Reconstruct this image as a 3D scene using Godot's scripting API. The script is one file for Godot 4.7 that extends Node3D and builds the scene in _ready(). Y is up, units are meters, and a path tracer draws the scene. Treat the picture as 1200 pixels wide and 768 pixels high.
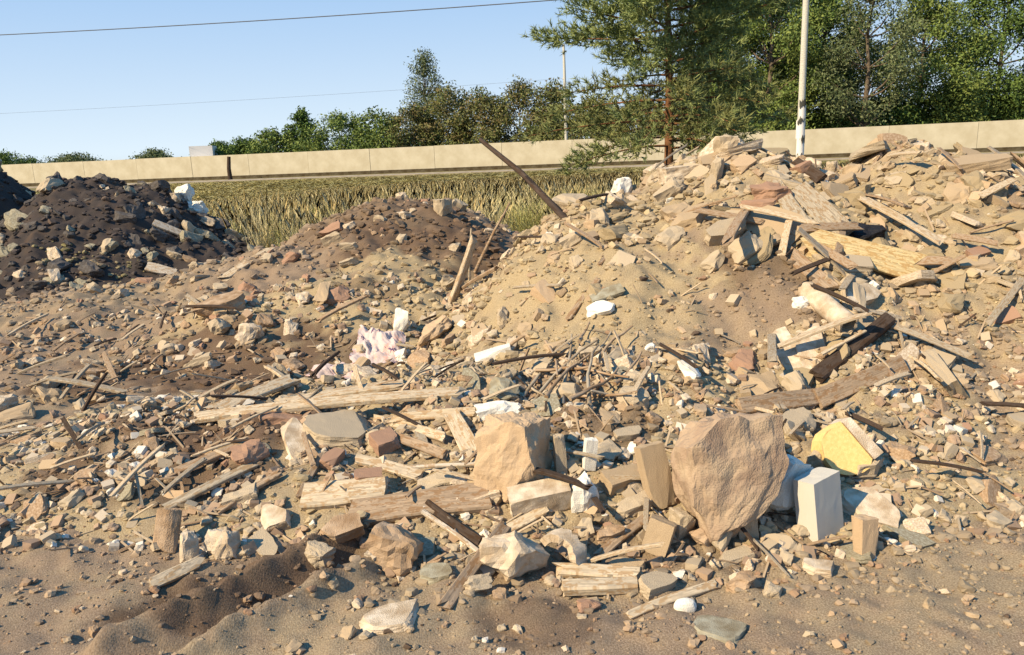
extends Node3D
# A rubble tip of broken concrete, brick and timber in front of a concrete wall, late sun from the left.

const EYE := 1.62
# heaps: centre x, centre z, height, half width, run to the front, run to the back
const HEAP := [[1.95, -6.9, 1.5, 2.7, 4.2, 2.4], [3.35, -6.6, 1.47, 2.2, 3.9, 2.4], [5.3, -6.4, 1.65, 2.6, 4, 2.6], [0.8, -6.5, 1.1, 1.9, 3.6, 2], [0.5, -4.1, 0.34, 2.8, 1.75, 1.8], [-1.4, -4.2, 0.22, 2.3, 1.5, 1.3]]
const MOUND := [[-1.3, -9.6, 1.05, 2.8, 3.6, 2.4], [-1.7, -7.3, 0.42, 2.4, 2, 2], [-2.7, -8.6, 0.6, 2, 2.3, 1.9], [-4.3, -8.1, 0.3, 2.3, 2.3, 1.9]]
const SPOIL := [[-6.4, -12.2, 1.42, 3.1, 2.9, 2.6], [-9, -12, 2.2, 3.2, 3.2, 3]]
const RUTS := [[-1.433, -2.29, -0.677, -3.022, 0.045, 0.09], [-1.34, -2.189, -0.656, -2.891, 0.045, -0.045], [-1.57, -2.411, -0.826, -3.121, 0.045, -0.045], [-1.257, -2.104, -0.584, -2.765, 0.045, 0.07], [-1.834, -3.525, -1.33, -4.163, 0.06, 0.05], [-1.932, -3.857, -1.705, -5.405, 0.05, 0.04], [-0.528, -2.239, -0.169, -2.541, 0.07, 0.03]]

var n_big := FastNoiseLite.new()
var n_mid := FastNoiseLite.new()
var n_clod := FastNoiseLite.new()
var n_tone := FastNoiseLite.new()
var rng := RandomNumberGenerator.new()
var M := {}
var taken := {}

# ------------------------------------------------------------------ small helpers
func numbered(called: String) -> String:
	var k: int = taken.get(called, 0)
	taken[called] = k + 1
	return called if k == 0 else "%s_%03d" % [called, k]

func tag(o: Node, label := "", category := "", group := "", kind := "") -> void:
	if label: o.set_meta("label", label)
	if category: o.set_meta("category", category)
	if group: o.set_meta("group", group)
	if kind or category: o.set_meta("kind", kind if kind else "thing")

func put(called: String, mesh: Mesh, mat: Material, parent: Node = null) -> MeshInstance3D:
	var o := MeshInstance3D.new()
	o.mesh = mesh
	if mat: o.material_override = mat
	if parent == null:
		o.name = numbered(called); add_child(o, true)
	else:
		o.name = called; parent.add_child(o, true)
	return o

func base(called: String, where: Vector3, turn := 0.0) -> Node3D:
	var o := Node3D.new()
	o.name = numbered(called); add_child(o, true)
	o.position = where; o.rotation.y = turn
	return o

func lin(r: float, g: float, b: float) -> Color:
	return Color(r, g, b).linear_to_srgb()

# ------------------------------------------------------------------ terrain
func prof(s: float) -> float:
	return 0.0 if s <= 0.0 else s * s * (3.0 - 2.0 * s)

func mounds(list: Array, x: float, z: float) -> float:
	var v := 0.0
	for m in list:
		var dz: float = z - m[1]
		var q := Vector2((x - m[0]) / m[3], dz / (m[4] if dz > 0.0 else m[5])).length()
		var h: float = m[2] * prof(1.0 - q)
		if v > 0.0:
			var k := maxf(0.18 - absf(v - h), 0.0) / 0.18
			v = maxf(v, h) + k * k * 0.045 * minf(minf(v, h) / 0.08, 1.0)
		else:
			v = h
	return v

func rough(x: float, z: float, amp: float) -> float:
	return n_big.get_noise_2d(x, z) * 0.085 * amp + n_mid.get_noise_2d(x, z) * 0.058 * amp - n_clod.get_noise_2d(x, z) * 0.028

func over(list: Array, x: float, z: float, amp: float) -> float:
	if (list == HEAP and (x < -3.7 or z < -9.3)) or (list == MOUND and (x > 1.6 or x < -6.8 or z > -5.2)) or (list == SPOIL and (x > -3.2 or z > -8.6)): return -0.12
	var b := mounds(list, x, z)
	if b <= 0.0: return -0.12
	var f := smoothstep(0.0, 0.22, b)
	return b + rough(x, z, amp) * (0.25 + 0.75 * f) - 0.06 * (1.0 - smoothstep(0.0, 0.07, b))

func ground_y(x: float, z: float) -> float:
	var d := Vector2(x, z).length()
	var near := 1.0 - smoothstep(14.0, 26.0, d)
	var y := (n_big.get_noise_2d(x * 0.6, z * 0.6) * 0.02 + n_mid.get_noise_2d(x, z) * 0.032 - n_clod.get_noise_2d(x, z) * 0.022) * near
	if z < -6.5 or z > -1.0: return y
	for t in RUTS:
		var a := Vector2(t[0], t[1]); var b := Vector2(t[2], t[3])
		var p := Vector2(x, z)
		var u := clampf((p - a).dot(b - a) / (b - a).length_squared(), 0.0, 1.0)
		var e := (p - a.lerp(b, u)).length() + n_mid.get_noise_2d(x * 1.7, z * 1.7) * 0.010
		y += t[5] * exp(-e * e / (t[4] * t[4])) * (1.0 + 0.45 * n_mid.get_noise_2d(x * 3.0 + 9.0, z * 3.0))
	return y

func surf(x: float, z: float) -> float:
	var y := ground_y(x, z)
	y = maxf(y, over(HEAP, x, z, 1.0))
	y = maxf(y, over(MOUND, x, z, 1.15))
	return maxf(y, over(SPOIL, x, z, 1.6))

func normal_at(x: float, z: float, e := 0.1) -> Vector3:
	return Vector3(surf(x - e, z) - surf(x + e, z), 2.0 * e, surf(x, z - e) - surf(x, z + e)).normalized()

func axis(lo: float, hi: float, core_lo: float, core_hi: float, step: float, grow: float) -> PackedFloat32Array:
	var a := PackedFloat32Array()
	var s := step; var v := core_lo
	while v > lo:
		s *= grow; v -= s; a.append(maxf(v, lo))
	a.reverse()
	v = core_lo
	while v < core_hi:
		a.append(v); v += step
	s = step
	while v < hi:
		a.append(v); s *= grow; v += s
	a.append(hi)
	return a

func sheet(xs: PackedFloat32Array, zs: PackedFloat32Array, height: Callable, tone: Callable, keep: Callable) -> ArrayMesh:
	var V := PackedVector3Array(); var C := PackedColorArray(); var N := PackedVector3Array(); var I := PackedInt32Array()
	var w := xs.size(); var d := zs.size()
	for j in d:
		for i in w:
			var p := Vector3(xs[i], height.call(xs[i], zs[j]), zs[j])
			V.append(p); C.append(tone.call(p)); N.append(Vector3.UP)
	for j in range(0, d):
		for i in range(0, w):
			var l := V[j * w + maxi(i - 1, 0)]; var r := V[j * w + mini(i + 1, w - 1)]
			var b := V[maxi(j - 1, 0) * w + i]; var f := V[mini(j + 1, d - 1) * w + i]
			N[j * w + i] = (f - b).cross(r - l).normalized()
	for j in d - 1:
		for i in w - 1:
			var a := j * w + i
			if not keep.call(V[a], V[a + w + 1]): continue
			I.append_array([a, a + 1, a + w, a + 1, a + w + 1, a + w])
	return arr_mesh(V, N, C, I)

func arr_mesh(V, N, C, I, UV = null) -> ArrayMesh:
	var A := []; A.resize(Mesh.ARRAY_MAX)
	A[Mesh.ARRAY_VERTEX] = V; A[Mesh.ARRAY_NORMAL] = N
	if C != null: A[Mesh.ARRAY_COLOR] = C
	if UV != null: A[Mesh.ARRAY_TEX_UV] = UV
	if I != null: A[Mesh.ARRAY_INDEX] = I
	var m := ArrayMesh.new(); m.add_surface_from_arrays(Mesh.PRIMITIVE_TRIANGLES, A)
	return m

# soils are mixed by noise: dry tan sand, brown earth, damp dark earth that also serves as painted shade
const SAND := Color(0.455, 0.365, 0.225)
const DUST := Color(0.385, 0.31, 0.205)
const EARTH := Color(0.325, 0.247, 0.175)
const DAMP_AND_SHADE := Color(0.165, 0.112, 0.076)
const BLACK_EARTH := Color(0.078, 0.066, 0.062)
const PATCHES := [[1.639, -4.804, 0.35, 0.5, 3, 0.75],
	[1.283, -4.486, 0.5, 0.4, 2, 0.8],
	[0.275, -4.129, 0.5, 0.45, 2, 0.8],
	[0.316, -3.579, 0.3, 0.25, 3, 0.7],
	[-1.22, -8.936, 1.6, 1.0, 3, 0.7],
	[-1.03, -7.937, 1.0, 0.9, 3, 0.75],
	[-2.68, -8.098, 0.9, 0.7, 2, 0.7],
	[-1.433, -6.293, 1.3, 0.9, 0, 0.95],
	[-2.023, -6.642, 1.2, 0.8, 0, 0.9],
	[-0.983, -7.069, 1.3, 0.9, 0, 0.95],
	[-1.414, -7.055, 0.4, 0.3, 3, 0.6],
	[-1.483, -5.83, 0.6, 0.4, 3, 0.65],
	[-2.496, -5.84, 1.2, 0.7, 3, 0.9],  # dark brown soil on the left, with shadow among it put into the tone
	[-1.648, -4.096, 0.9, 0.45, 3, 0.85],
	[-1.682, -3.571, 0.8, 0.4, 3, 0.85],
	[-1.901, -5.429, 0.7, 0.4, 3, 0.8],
	[-1.033, -2.672, 0.35, 0.12, 3, 0.8],  # dark patches along the ruts: their shade is put into the colour
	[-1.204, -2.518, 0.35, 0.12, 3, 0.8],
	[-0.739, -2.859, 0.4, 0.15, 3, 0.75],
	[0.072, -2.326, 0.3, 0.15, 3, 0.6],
	[-0.337, -8.426, 0.5, 0.5, 3, 0.7],
	[0.567, -4.941, 0.6, 0.6, 0, 0.7],
	[0.199, -5.471, 0.5, 0.5, 0, 0.8],
	[0.473, -2.78, 0.4, 0.2, 3, 0.5]]

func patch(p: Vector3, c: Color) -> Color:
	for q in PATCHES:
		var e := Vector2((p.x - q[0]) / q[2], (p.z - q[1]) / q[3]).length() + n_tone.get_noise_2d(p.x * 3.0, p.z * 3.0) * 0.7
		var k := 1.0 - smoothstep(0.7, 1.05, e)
		if k > 0.0: c = c.lerp([SAND, DUST, EARTH, DAMP_AND_SHADE, BLACK_EARTH][q[4]], k * q[5])
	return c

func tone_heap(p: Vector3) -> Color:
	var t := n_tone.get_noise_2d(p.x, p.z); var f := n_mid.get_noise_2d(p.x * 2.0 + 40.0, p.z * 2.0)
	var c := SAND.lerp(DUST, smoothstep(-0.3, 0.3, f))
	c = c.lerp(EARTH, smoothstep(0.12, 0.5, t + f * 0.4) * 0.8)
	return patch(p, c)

func tone_mound(p: Vector3) -> Color:
	var t := n_tone.get_noise_2d(p.x * 0.8, p.z * 0.8); var f := n_mid.get_noise_2d(p.x * 2.0 + 40.0, p.z * 2.0)
	var c := EARTH.lerp(DUST, smoothstep(-0.1, 0.5, t + f * 0.5) * 0.6)
	return patch(p, c)

func tone_spoil(p: Vector3) -> Color:
	return BLACK_EARTH.lerp(DAMP_AND_SHADE, smoothstep(0.1, 0.6, n_mid.get_noise_2d(p.x * 1.5, p.z * 1.5)) * 0.5)

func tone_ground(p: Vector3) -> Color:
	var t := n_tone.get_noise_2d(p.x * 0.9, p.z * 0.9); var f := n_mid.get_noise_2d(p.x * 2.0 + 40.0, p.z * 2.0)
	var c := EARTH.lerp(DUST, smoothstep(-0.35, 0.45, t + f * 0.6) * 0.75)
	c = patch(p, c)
	var far := smoothstep(11.0, 14.0, Vector2(p.x, p.z).length() + t * 3.0)
	var g := Color(0.25, 0.22, 0.10).lerp(Color(0.36, 0.30, 0.15), smoothstep(-0.3, 0.4, n_tone.get_noise_2d(p.x * 0.2, p.z * 0.3)))
	return c.lerp(g, far)

# ------------------------------------------------------------------ shape builders
func rock(dims: Vector3, seed_: int, style: String, n := 5) -> ArrayMesh:
	var g := RandomNumberGenerator.new(); g.seed = seed_ * 7919 + 13
	var cuts := []; var round_ := 0.20; var amp := 0.075; var k := 8; var flat := false; var lo := 0.34; var hi := 0.48
	match style:
		"masonry": round_ = 0.05; amp = 0.045; k = 9; lo = 0.52; hi = 0.66
		"brick": round_ = 0.03; amp = 0.02; k = 6; lo = 0.56; hi = 0.70
		"block": round_ = 0.01; amp = 0.006; k = 2; lo = 0.70; hi = 0.78
		"slab": round_ = 0.03; amp = 0.03; k = 6; flat = true; lo = 0.40; hi = 0.56
		"cobble": round_ = 0.9; amp = 0.02; k = 2; lo = 0.42; hi = 0.5
		"boulder": round_ = 0.05; amp = 0.05; k = 11; lo = 0.46; hi = 0.60
	for i in k:
		var v := Vector3(g.randfn(), g.randfn(), g.randfn())
		if flat: v.y *= 0.15
		cuts.append([v.normalized(), g.randf_range(lo, hi)])
	var nz := FastNoiseLite.new(); nz.seed = seed_ * 31 + 5; nz.frequency = 2.2; nz.fractal_octaves = 5
	var st := SurfaceTool.new(); st.begin(Mesh.PRIMITIVE_TRIANGLES); st.set_smooth_group(-1)
	var frames := [[Vector3.RIGHT, Vector3.UP], [Vector3.UP, Vector3.RIGHT], [Vector3.UP, Vector3.BACK], [Vector3.BACK, Vector3.UP], [Vector3.BACK, Vector3.RIGHT], [Vector3.RIGHT, Vector3.BACK]]
	for fr in frames:
		var u: Vector3 = fr[0]; var v: Vector3 = fr[1]; var w := u.cross(v)
		var P := []
		for j in n + 1:
			for i in n + 1:
				var q := u * (float(i) / n - 0.5) + v * (float(j) / n - 0.5) + w * 0.5
				q = q.lerp(q.normalized() * 0.56, round_)
				for c in cuts:
					var e: float = q.dot(c[0]) - c[1]
					if e > 0.0: q -= c[0] * e
				q += q.normalized() * nz.get_noise_3d(q.x, q.y, q.z) * amp * 2.0
				if style == "boulder":
					var s := lerpf(0.36, 1.0, smoothstep(-0.62, 0.12, q.y))
					q.x = q.x * s - (1.0 - s) * 0.30
					q.z *= lerpf(0.7, 1.0, s)
				P.append(q * dims)
		for j in n:
			for i in n:
				var a := j * (n + 1) + i; var b := a + 1; var c := a + n + 1; var d := c + 1
				for t in [a, d, b, a, c, d]: st.add_vertex(P[t])
	st.generate_normals()
	return st.commit()

# a sawn board along x with worn arrises, a slight bow and broken ends
func board(l: float, w: float, t: float, g: RandomNumberGenerator, broken: float, bow := 0.012) -> ArrayMesh:
	var st := SurfaceTool.new(); st.begin(Mesh.PRIMITIVE_TRIANGLES); st.set_smooth_group(-1)
	var b := minf(w, t) * 0.16; var hw := w * 0.5; var ht := t * 0.5
	var ring := [Vector2(-hw, -ht + b), Vector2(-hw, ht - b), Vector2(-hw + b, ht), Vector2(0, ht), Vector2(hw - b, ht), Vector2(hw, ht - b), Vector2(hw, -ht + b), Vector2(hw - b, -ht), Vector2(0, -ht), Vector2(-hw + b, -ht)]
	var m := ring.size(); var segs := 6
	var ends := [[], []]
	for e in 2:
		var slant := g.randf_range(-0.5, 0.5) * broken
		for k in m: ends[e].append((slant * ring[k].x + g.randf_range(-0.5, 0.5) * w * 0.9 * broken) )
	var ph := g.randf() * 6.0; var off := g.randf() * 10.0
	var P := []
	for i in segs + 1:
		var u := float(i) / segs
		for k in m:
			var x := lerpf(-l * 0.5, l * 0.5, u)
			if i == 0: x += ends[0][k]
			if i == segs: x += ends[1][k]
			var y: float = ring[k].y + sin(u * PI + ph * 0.1) * bow * l
			var z: float = ring[k].x * (1.0 + 0.06 * sin(u * 5.0 + ph)) + sin(u * 3.0 + ph) * 0.004
			P.append(Vector3(x, y, z))
	for i in segs:
		for k in m:
			var k2 := (k + 1) % m
			var q := [i * m + k, i * m + k2, (i + 1) * m + k2, (i + 1) * m + k]
			var uv := []
			for e in 4: uv.append(Vector2(P[q[e]].x * 0.5 + off, (ring[[k, k2, k2, k][e]].x + ring[[k, k2, k2, k][e]].y) * 0.5 + off))
			for e in [0, 2, 1, 0, 3, 2]:
				st.set_uv(uv[e]); st.add_vertex(P[q[e]])
	for e in 2:
		var o := e * segs * m
		for k in range(1, m - 1):
			var tri := [o, o + k, o + k + 1] if e == 0 else [o, o + k + 1, o + k]
			for v in tri:
				st.set_uv(Vector2(P[v].y, P[v].z) * 2.0 + Vector2(off, off)); st.add_vertex(P[v])
	st.generate_normals()
	return st.commit()

# a bent tapering tube through points
func tube(pts: Array, radii: Array, sides := 7, closed := true) -> ArrayMesh:
	var st := SurfaceTool.new(); st.begin(Mesh.PRIMITIVE_TRIANGLES)
	add_tube(st, pts, radii, sides, closed)
	st.generate_normals()
	return st.commit()

func add_tube(st: SurfaceTool, pts: Array, radii: Array, sides := 7, closed := true) -> void:
	var rings := []
	var dir: Vector3 = (pts[1] - pts[0]).normalized()
	var sx := dir.cross(Vector3.UP if absf(dir.y) < 0.9 else Vector3.RIGHT).normalized()
	for i in pts.size():
		if i > 0: dir = (pts[mini(i + 1, pts.size() - 1)] - pts[i - 1]).normalized()
		sx = (sx - dir * sx.dot(dir)).normalized()
		var sy := dir.cross(sx)
		var r := []
		for k in sides:
			var a := TAU * k / sides
			r.append(pts[i] + (sx * cos(a) + sy * sin(a)) * radii[i])
		rings.append(r)
	st.set_smooth_group(0)
	for i in pts.size() - 1:
		for k in sides:
			var k2 := (k + 1) % sides
			for v in [rings[i][k], rings[i][k2], rings[i + 1][k2], rings[i][k], rings[i + 1][k2], rings[i + 1][k]]:
				st.set_uv(Vector2(v.y * 0.7, float(k) / sides)); st.add_vertex(v)
	if closed:
		st.set_smooth_group(-1)
		for e in 2:
			var r: Array = rings[0] if e == 0 else rings[-1]
			for k in range(1, sides - 1):
				for v in ([r[0], r[k + 1], r[k]] if e == 0 else [r[0], r[k], r[k + 1]]): st.add_vertex(v)

# a polygon (counter-clockwise in x, y) pushed out along z, arrises jittered
func prism(poly: Array, depth: float, g: RandomNumberGenerator, jit := 0.0) -> ArrayMesh:
	var st := SurfaceTool.new(); st.begin(Mesh.PRIMITIVE_TRIANGLES); st.set_smooth_group(-1)
	var m := poly.size(); var F := []; var B := []
	for q in poly:
		F.append(Vector3(q.x, q.y, depth * 0.5) + Vector3(g.randfn(), g.randfn(), g.randfn()) * jit)
		B.append(Vector3(q.x, q.y, -depth * 0.5) + Vector3(g.randfn(), g.randfn(), g.randfn()) * jit)
	for k in m:
		var k2 := (k + 1) % m
		for v in [F[k], B[k2], F[k2], F[k], B[k], B[k2]]: st.add_vertex(v)
	var idx := Geometry2D.triangulate_polygon(PackedVector2Array(poly))
	for i in range(0, idx.size(), 3):
		var a := idx[i]; var b := idx[i + 1]; var c := idx[i + 2]
		var ccw: bool = (poly[b] - poly[a]).cross(poly[c] - poly[a]) > 0.0
		for v in ([a, c, b] if ccw else [a, b, c]): st.add_vertex(F[v])
		for v in ([a, b, c] if ccw else [a, c, b]): st.add_vertex(B[v])
	st.generate_normals()
	return st.commit()

func box(size: Vector3, bevel := 0.0) -> Mesh:
	var b := BoxMesh.new(); b.size = size
	return b

func frame_on(up: Vector3, spin: float, tx: float, tz: float) -> Basis:
	var x := (Vector3.RIGHT - up * up.x).normalized()
	var bs := Basis(x, up, x.cross(up))
	return bs * Basis(Vector3.UP, deg_to_rad(spin)) * Basis(Vector3.RIGHT, deg_to_rad(tx)) * Basis(Vector3.BACK, deg_to_rad(tz))

# ------------------------------------------------------------------ materials
func noise_tex(freq: float, seed_: int, lo: Color, hi: Color, octaves := 4, size := 512, kind := FastNoiseLite.TYPE_SIMPLEX_SMOOTH) -> NoiseTexture2D:
	var n := FastNoiseLite.new(); n.seed = seed_; n.frequency = freq; n.fractal_octaves = octaves; n.noise_type = kind; n.fractal_gain = 0.62
	var t := NoiseTexture2D.new(); t.width = size; t.height = size; t.seamless = true; t.noise = n
	var r := Gradient.new(); r.set_color(0, lo); r.set_color(1, hi); r.set_offset(0, 0.15); r.set_offset(1, 0.85)
	t.color_ramp = r
	return t

func bump_tex(freq: float, seed_: int, strength: float, octaves := 4) -> NoiseTexture2D:
	var n := FastNoiseLite.new(); n.seed = seed_; n.frequency = freq; n.fractal_octaves = octaves
	var t := NoiseTexture2D.new(); t.width = 512; t.height = 512; t.seamless = true; t.noise = n
	t.as_normal_map = true; t.bump_strength = strength
	return t

func mat(c: Color, albedo: Texture2D, normal: Texture2D, scale: float, rough_ := 1.0, world := false, depth := 1.0) -> StandardMaterial3D:
	var m := StandardMaterial3D.new()
	m.albedo_color = c; m.albedo_texture = albedo
	m.roughness = rough_; m.metallic_specular = 0.25
	if normal: m.normal_enabled = true; m.normal_texture = normal; m.normal_scale = depth
	m.uv1_triplanar = true; m.uv1_world_triplanar = world
	m.uv1_scale = Vector3.ONE * scale
	return m

func make_materials() -> void:
	var grain := noise_tex(0.11, 3, Color(0.80, 0.78, 0.76), Color(1, 1, 1), 4)
	var speck := noise_tex(0.09, 9, Color(0.68, 0.65, 0.62), Color(1, 1, 1), 4)
	var stain := noise_tex(0.006, 21, Color(0.76, 0.71, 0.65), Color(1, 1, 1), 6)
	var soil_b := bump_tex(0.12, 5, 6.0, 4)
	var fine_b := bump_tex(0.10, 8, 3.0, 4)
	M.soil = mat(Color.WHITE, speck, soil_b, 2.3, 1.0, true, 0.45)
	M.soil.vertex_color_use_as_albedo = true
	M.conc = mat(lin(0.47, 0.385, 0.27), grain, fine_b, 3.0)
	M.conc_pink = mat(lin(0.43, 0.315, 0.21), stain, fine_b, 2.4)
	M.white = mat(lin(0.80, 0.77, 0.68), grain, fine_b, 3.2)
	M.plaster = mat(lin(0.60, 0.51, 0.39), stain, fine_b, 2.6)
	M.brick = mat(lin(0.37, 0.23, 0.155), grain, fine_b, 4.0)
	M.brick_tan = mat(lin(0.44, 0.335, 0.215), grain, fine_b, 4.0)
	M.brick_o = mat(lin(0.53, 0.39, 0.25), grain, fine_b, 3.5)
	M.slate = mat(lin(0.33, 0.31, 0.235), stain, fine_b, 3.0)
	M.foam = mat(lin(0.78, 0.55, 0.23), noise_tex(0.02, 31, Color(0.94, 0.92, 0.88), Color(1, 1, 1), 3), fine_b, 4.0)
	M.sheet_white = mat(lin(0.66, 0.58, 0.47), stain, fine_b, 2.5, 0.8)
	M.dusty = mat(lin(0.43, 0.345, 0.215), speck, fine_b, 2.0)
	M.boulder = mat(Color.WHITE, noise_tex(0.006, 63, lin(0.26, 0.18, 0.125), lin(0.42, 0.32, 0.21), 6), bump_tex(0.16, 66, 2.0, 4), 1.3)
	M.tar = mat(lin(0.12, 0.112, 0.108), stain, fine_b, 2.0)
	M.aac = mat(lin(0.64, 0.61, 0.53), grain, fine_b, 6.0)
	M.black = mat(lin(0.022, 0.022, 0.026), speck, fine_b, 2.0, 0.55)
	M.wall = mat(lin(0.49, 0.445, 0.335), noise_tex(0.010, 41, Color(0.93, 0.92, 0.90), Color(1, 1, 1), 5), null, 0.12)
	M.wall_dark = mat(lin(0.10, 0.085, 0.055), stain, null, 0.5)
	M.road = mat(lin(0.40, 0.35, 0.27), stain, null, 0.3)
	M.post = mat(lin(0.58, 0.57, 0.50), grain, null, 0.5)
	M.white_paint = mat(lin(0.82, 0.80, 0.76), grain, null, 1.0, 0.6)
	M.bill = mat(lin(0.07, 0.07, 0.06), grain, null, 1.0, 0.8)
	M.glass = mat(lin(0.03, 0.035, 0.04), null, null, 1.0, 0.1)
	M.rubber = mat(lin(0.03, 0.03, 0.03), null, null, 1.0, 0.9)
	M.cable = mat(lin(0.10, 0.105, 0.115), null, null, 1.0, 0.7)
	# timber: faint grain along the board, dark checks, caked dirt with ragged outlines
	var fn := FastNoiseLite.new(); fn.seed = 51; fn.frequency = 0.02; fn.fractal_octaves = 4
	var wi := Image.create(512, 256, false, Image.FORMAT_RGB8)
	for y in 256:
		for x in 512:
			var gr := fn.get_noise_2d(x * 0.25, y * 7.0); var fine := fn.get_noise_2d(x * 1.2 + 900.0, y * 22.0)
			var dirt := fn.get_noise_2d(x * 1.6, y * 2.6 + 700.0) + fn.get_noise_2d(x * 7.0, y * 9.0 + 300.0) * 0.45
			var c := Color(1, 1, 1) * (0.86 + gr * 0.16 + fine * 0.14)
			if gr + fine * 0.5 > 0.52: c *= 0.62
			c = c.lerp(Color(0.74, 0.66, 0.57), smoothstep(0.10, 0.24, dirt) * 0.7)
			wi.set_pixel(x, y, c)
	var streak := ImageTexture.create_from_image(wi)
	var streak_b := bump_tex(0.08, 55, 4.0, 4)
	var woods := {"wood_l": [0.62, 0.50, 0.345], "wood_b": [0.41, 0.30, 0.20], "wood_g": [0.43, 0.36, 0.265], "wood_d": [0.085, 0.06, 0.045], "wood_y": [0.66, 0.51, 0.27], "wood_w": [0.66, 0.56, 0.43]}
	for k in woods:
		var w := StandardMaterial3D.new(); var c: Array = woods[k]
		w.albedo_color = lin(c[0], c[1], c[2]); w.albedo_texture = streak; w.roughness = 0.95; w.metallic_specular = 0.25
		w.normal_enabled = true; w.normal_texture = streak_b; w.normal_scale = 0.2
		w.uv1_scale = Vector3(1.3, 4.0, 1.0)
		M[k] = w
	M.bark = mat(lin(0.22, 0.115, 0.062), stain, soil_b, 0.9)
	M.bark_grey = mat(lin(0.17, 0.14, 0.105), stain, soil_b, 0.9)
	for k in ["leaf", "needle", "straw"]:
		var l := StandardMaterial3D.new()
		l.vertex_color_use_as_albedo = true; l.roughness = 0.75; l.metallic_specular = 0.3
		l.cull_mode = BaseMaterial3D.CULL_DISABLED
		l.backlight_enabled = true; l.backlight = Color(0.30, 0.34, 0.10) if k != "straw" else Color(0.35, 0.30, 0.12)
		M[k] = l
	M.pebble = mat(Color.WHITE, grain, null, 8.0)
	M.pebble.vertex_color_use_as_albedo = true
	M.cloth = StandardMaterial3D.new()
	var im := Image.create(256, 256, false, Image.FORMAT_RGB8); im.fill(Color(0.74, 0.67, 0.64))
	var g := RandomNumberGenerator.new(); g.seed = 77
	for i in 34:                                        # printed sprigs: pink petals, some with purple hearts
		var cx := g.randi_range(0, 255); var cy := g.randi_range(0, 255)
		var rr := g.randi_range(9, 22); var col := Color(0.80, 0.64, 0.58) if i % 4 else Color(0.30, 0.22, 0.33)
		for y in range(-rr, rr + 1):
			for x in range(-rr, rr + 1):
				var a := atan2(y, x); var q := Vector2(x, y).length()
				if q < rr * (0.62 + 0.38 * cos(a * 5.0)): im.set_pixel(posmod(cx + x, 256), posmod(cy + y, 256), col)
	M.cloth.albedo_texture = ImageTexture.create_from_image(im); M.cloth.roughness = 1.0
	M.cloth.cull_mode = BaseMaterial3D.CULL_DISABLED

# ------------------------------------------------------------------ vegetation
func leaf_mesh(blobs: Array, count: int, size: float, tones: Array, g: RandomNumberGenerator, per := 9, spread := 0.55) -> ArrayMesh:
	var V := PackedVector3Array(); var N := PackedVector3Array(); var C := PackedColorArray(); var I := PackedInt32Array()
	var vol := []; var sum := 0.0
	for b in blobs:
		sum += b[1].x * b[1].y + b[1].y * b[1].z; vol.append(sum)
	var made := 0
	while made < count:
		var t := g.randf() * sum; var k := 0
		while vol[k] < t: k += 1
		var b: Array = blobs[k]
		var d := Vector3(g.randfn(), g.randfn(), g.randfn()).normalized()
		var c: Vector3 = b[0] + d * b[1] * pow(g.randf(), 0.33) * (0.75 + 0.3 * g.randf())
		var tone: Color = tones[g.randi() % tones.size()]
		tone = tone.lerp(tone * 1.35, g.randf())
		for i in per:
			var p := c + Vector3(g.randfn(), g.randfn() * 0.7, g.randfn()) * spread * 0.5
			var n := (Vector3(g.randfn(), g.randfn() + 0.5, g.randfn()) + d * 0.6).normalized()
			var u := n.cross(Vector3(g.randfn(), g.randfn(), g.randfn())).normalized(); var w := n.cross(u)
			var s := size * g.randf_range(0.6, 1.3); var o := V.size()
			V.append_array([p - u * s, p + w * s * 0.45, p + u * s, p - w * s * 0.45])
			var col := tone * g.randf_range(0.75, 1.2); col.a = 1.0
			for e in 4:
				N.append(n); C.append(col)
			I.append_array([o, o + 1, o + 2, o, o + 2, o + 3])
			made += 1
	return arr_mesh(V, N, C, I)

func bough_mesh(height: float, r0: float, blobs: Array, g: RandomNumberGenerator, from := 0.2) -> ArrayMesh:
	var st := SurfaceTool.new(); st.begin(Mesh.PRIMITIVE_TRIANGLES)
	var pts := []; var rad := []
	for i in 7:
		var u := i / 6.0
		pts.append(Vector3(g.randfn() * 0.02 * height * u, height * u - 0.2, g.randfn() * 0.02 * height * u)); rad.append(lerpf(r0, r0 * 0.12, pow(u, 0.8)))
	add_tube(st, pts, rad, 8)
	for b in blobs:
		var c: Vector3 = b[0]
		var u := clampf((c.y - b[1].y * 0.5) / height, from, 0.9)
		var a: Vector3 = (pts[int(u * 6.0)] as Vector3)
		var mid := a.lerp(c, 0.5) + Vector3(0, -0.06 * height * 0.3, 0)
		add_tube(st, [a, mid, c], [r0 * 0.35 * (1.0 - u * 0.6), r0 * 0.22, r0 * 0.06], 5)
	st.generate_normals()
	return st.commit()

# a crown as a pile of leafy lobes, uneven and open between them
func lobes(n: int, height: float, width: float, low: float, g: RandomNumberGenerator, point := 0.0) -> Array:
	var out := []
	for i in n:
		var u := (i + g.randf()) / n
		var y := lerpf(low, height * 0.93, u)
		var w := width * (sin(PI * clampf(0.18 + 0.80 * u, 0, 1)) * (1.0 - point) + (1.0 - u) * point)
		var a := i * 2.4 + g.randf() * 1.2
		var r := w * 0.5 * sqrt(g.randf_range(0.15, 1.0))
		var s := lerpf(0.23, 0.14, u) * width * g.randf_range(0.7, 1.25)
		out.append([Vector3(cos(a) * r, y, sin(a) * r), Vector3(s, s * 0.72, s)])
	return out

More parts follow.
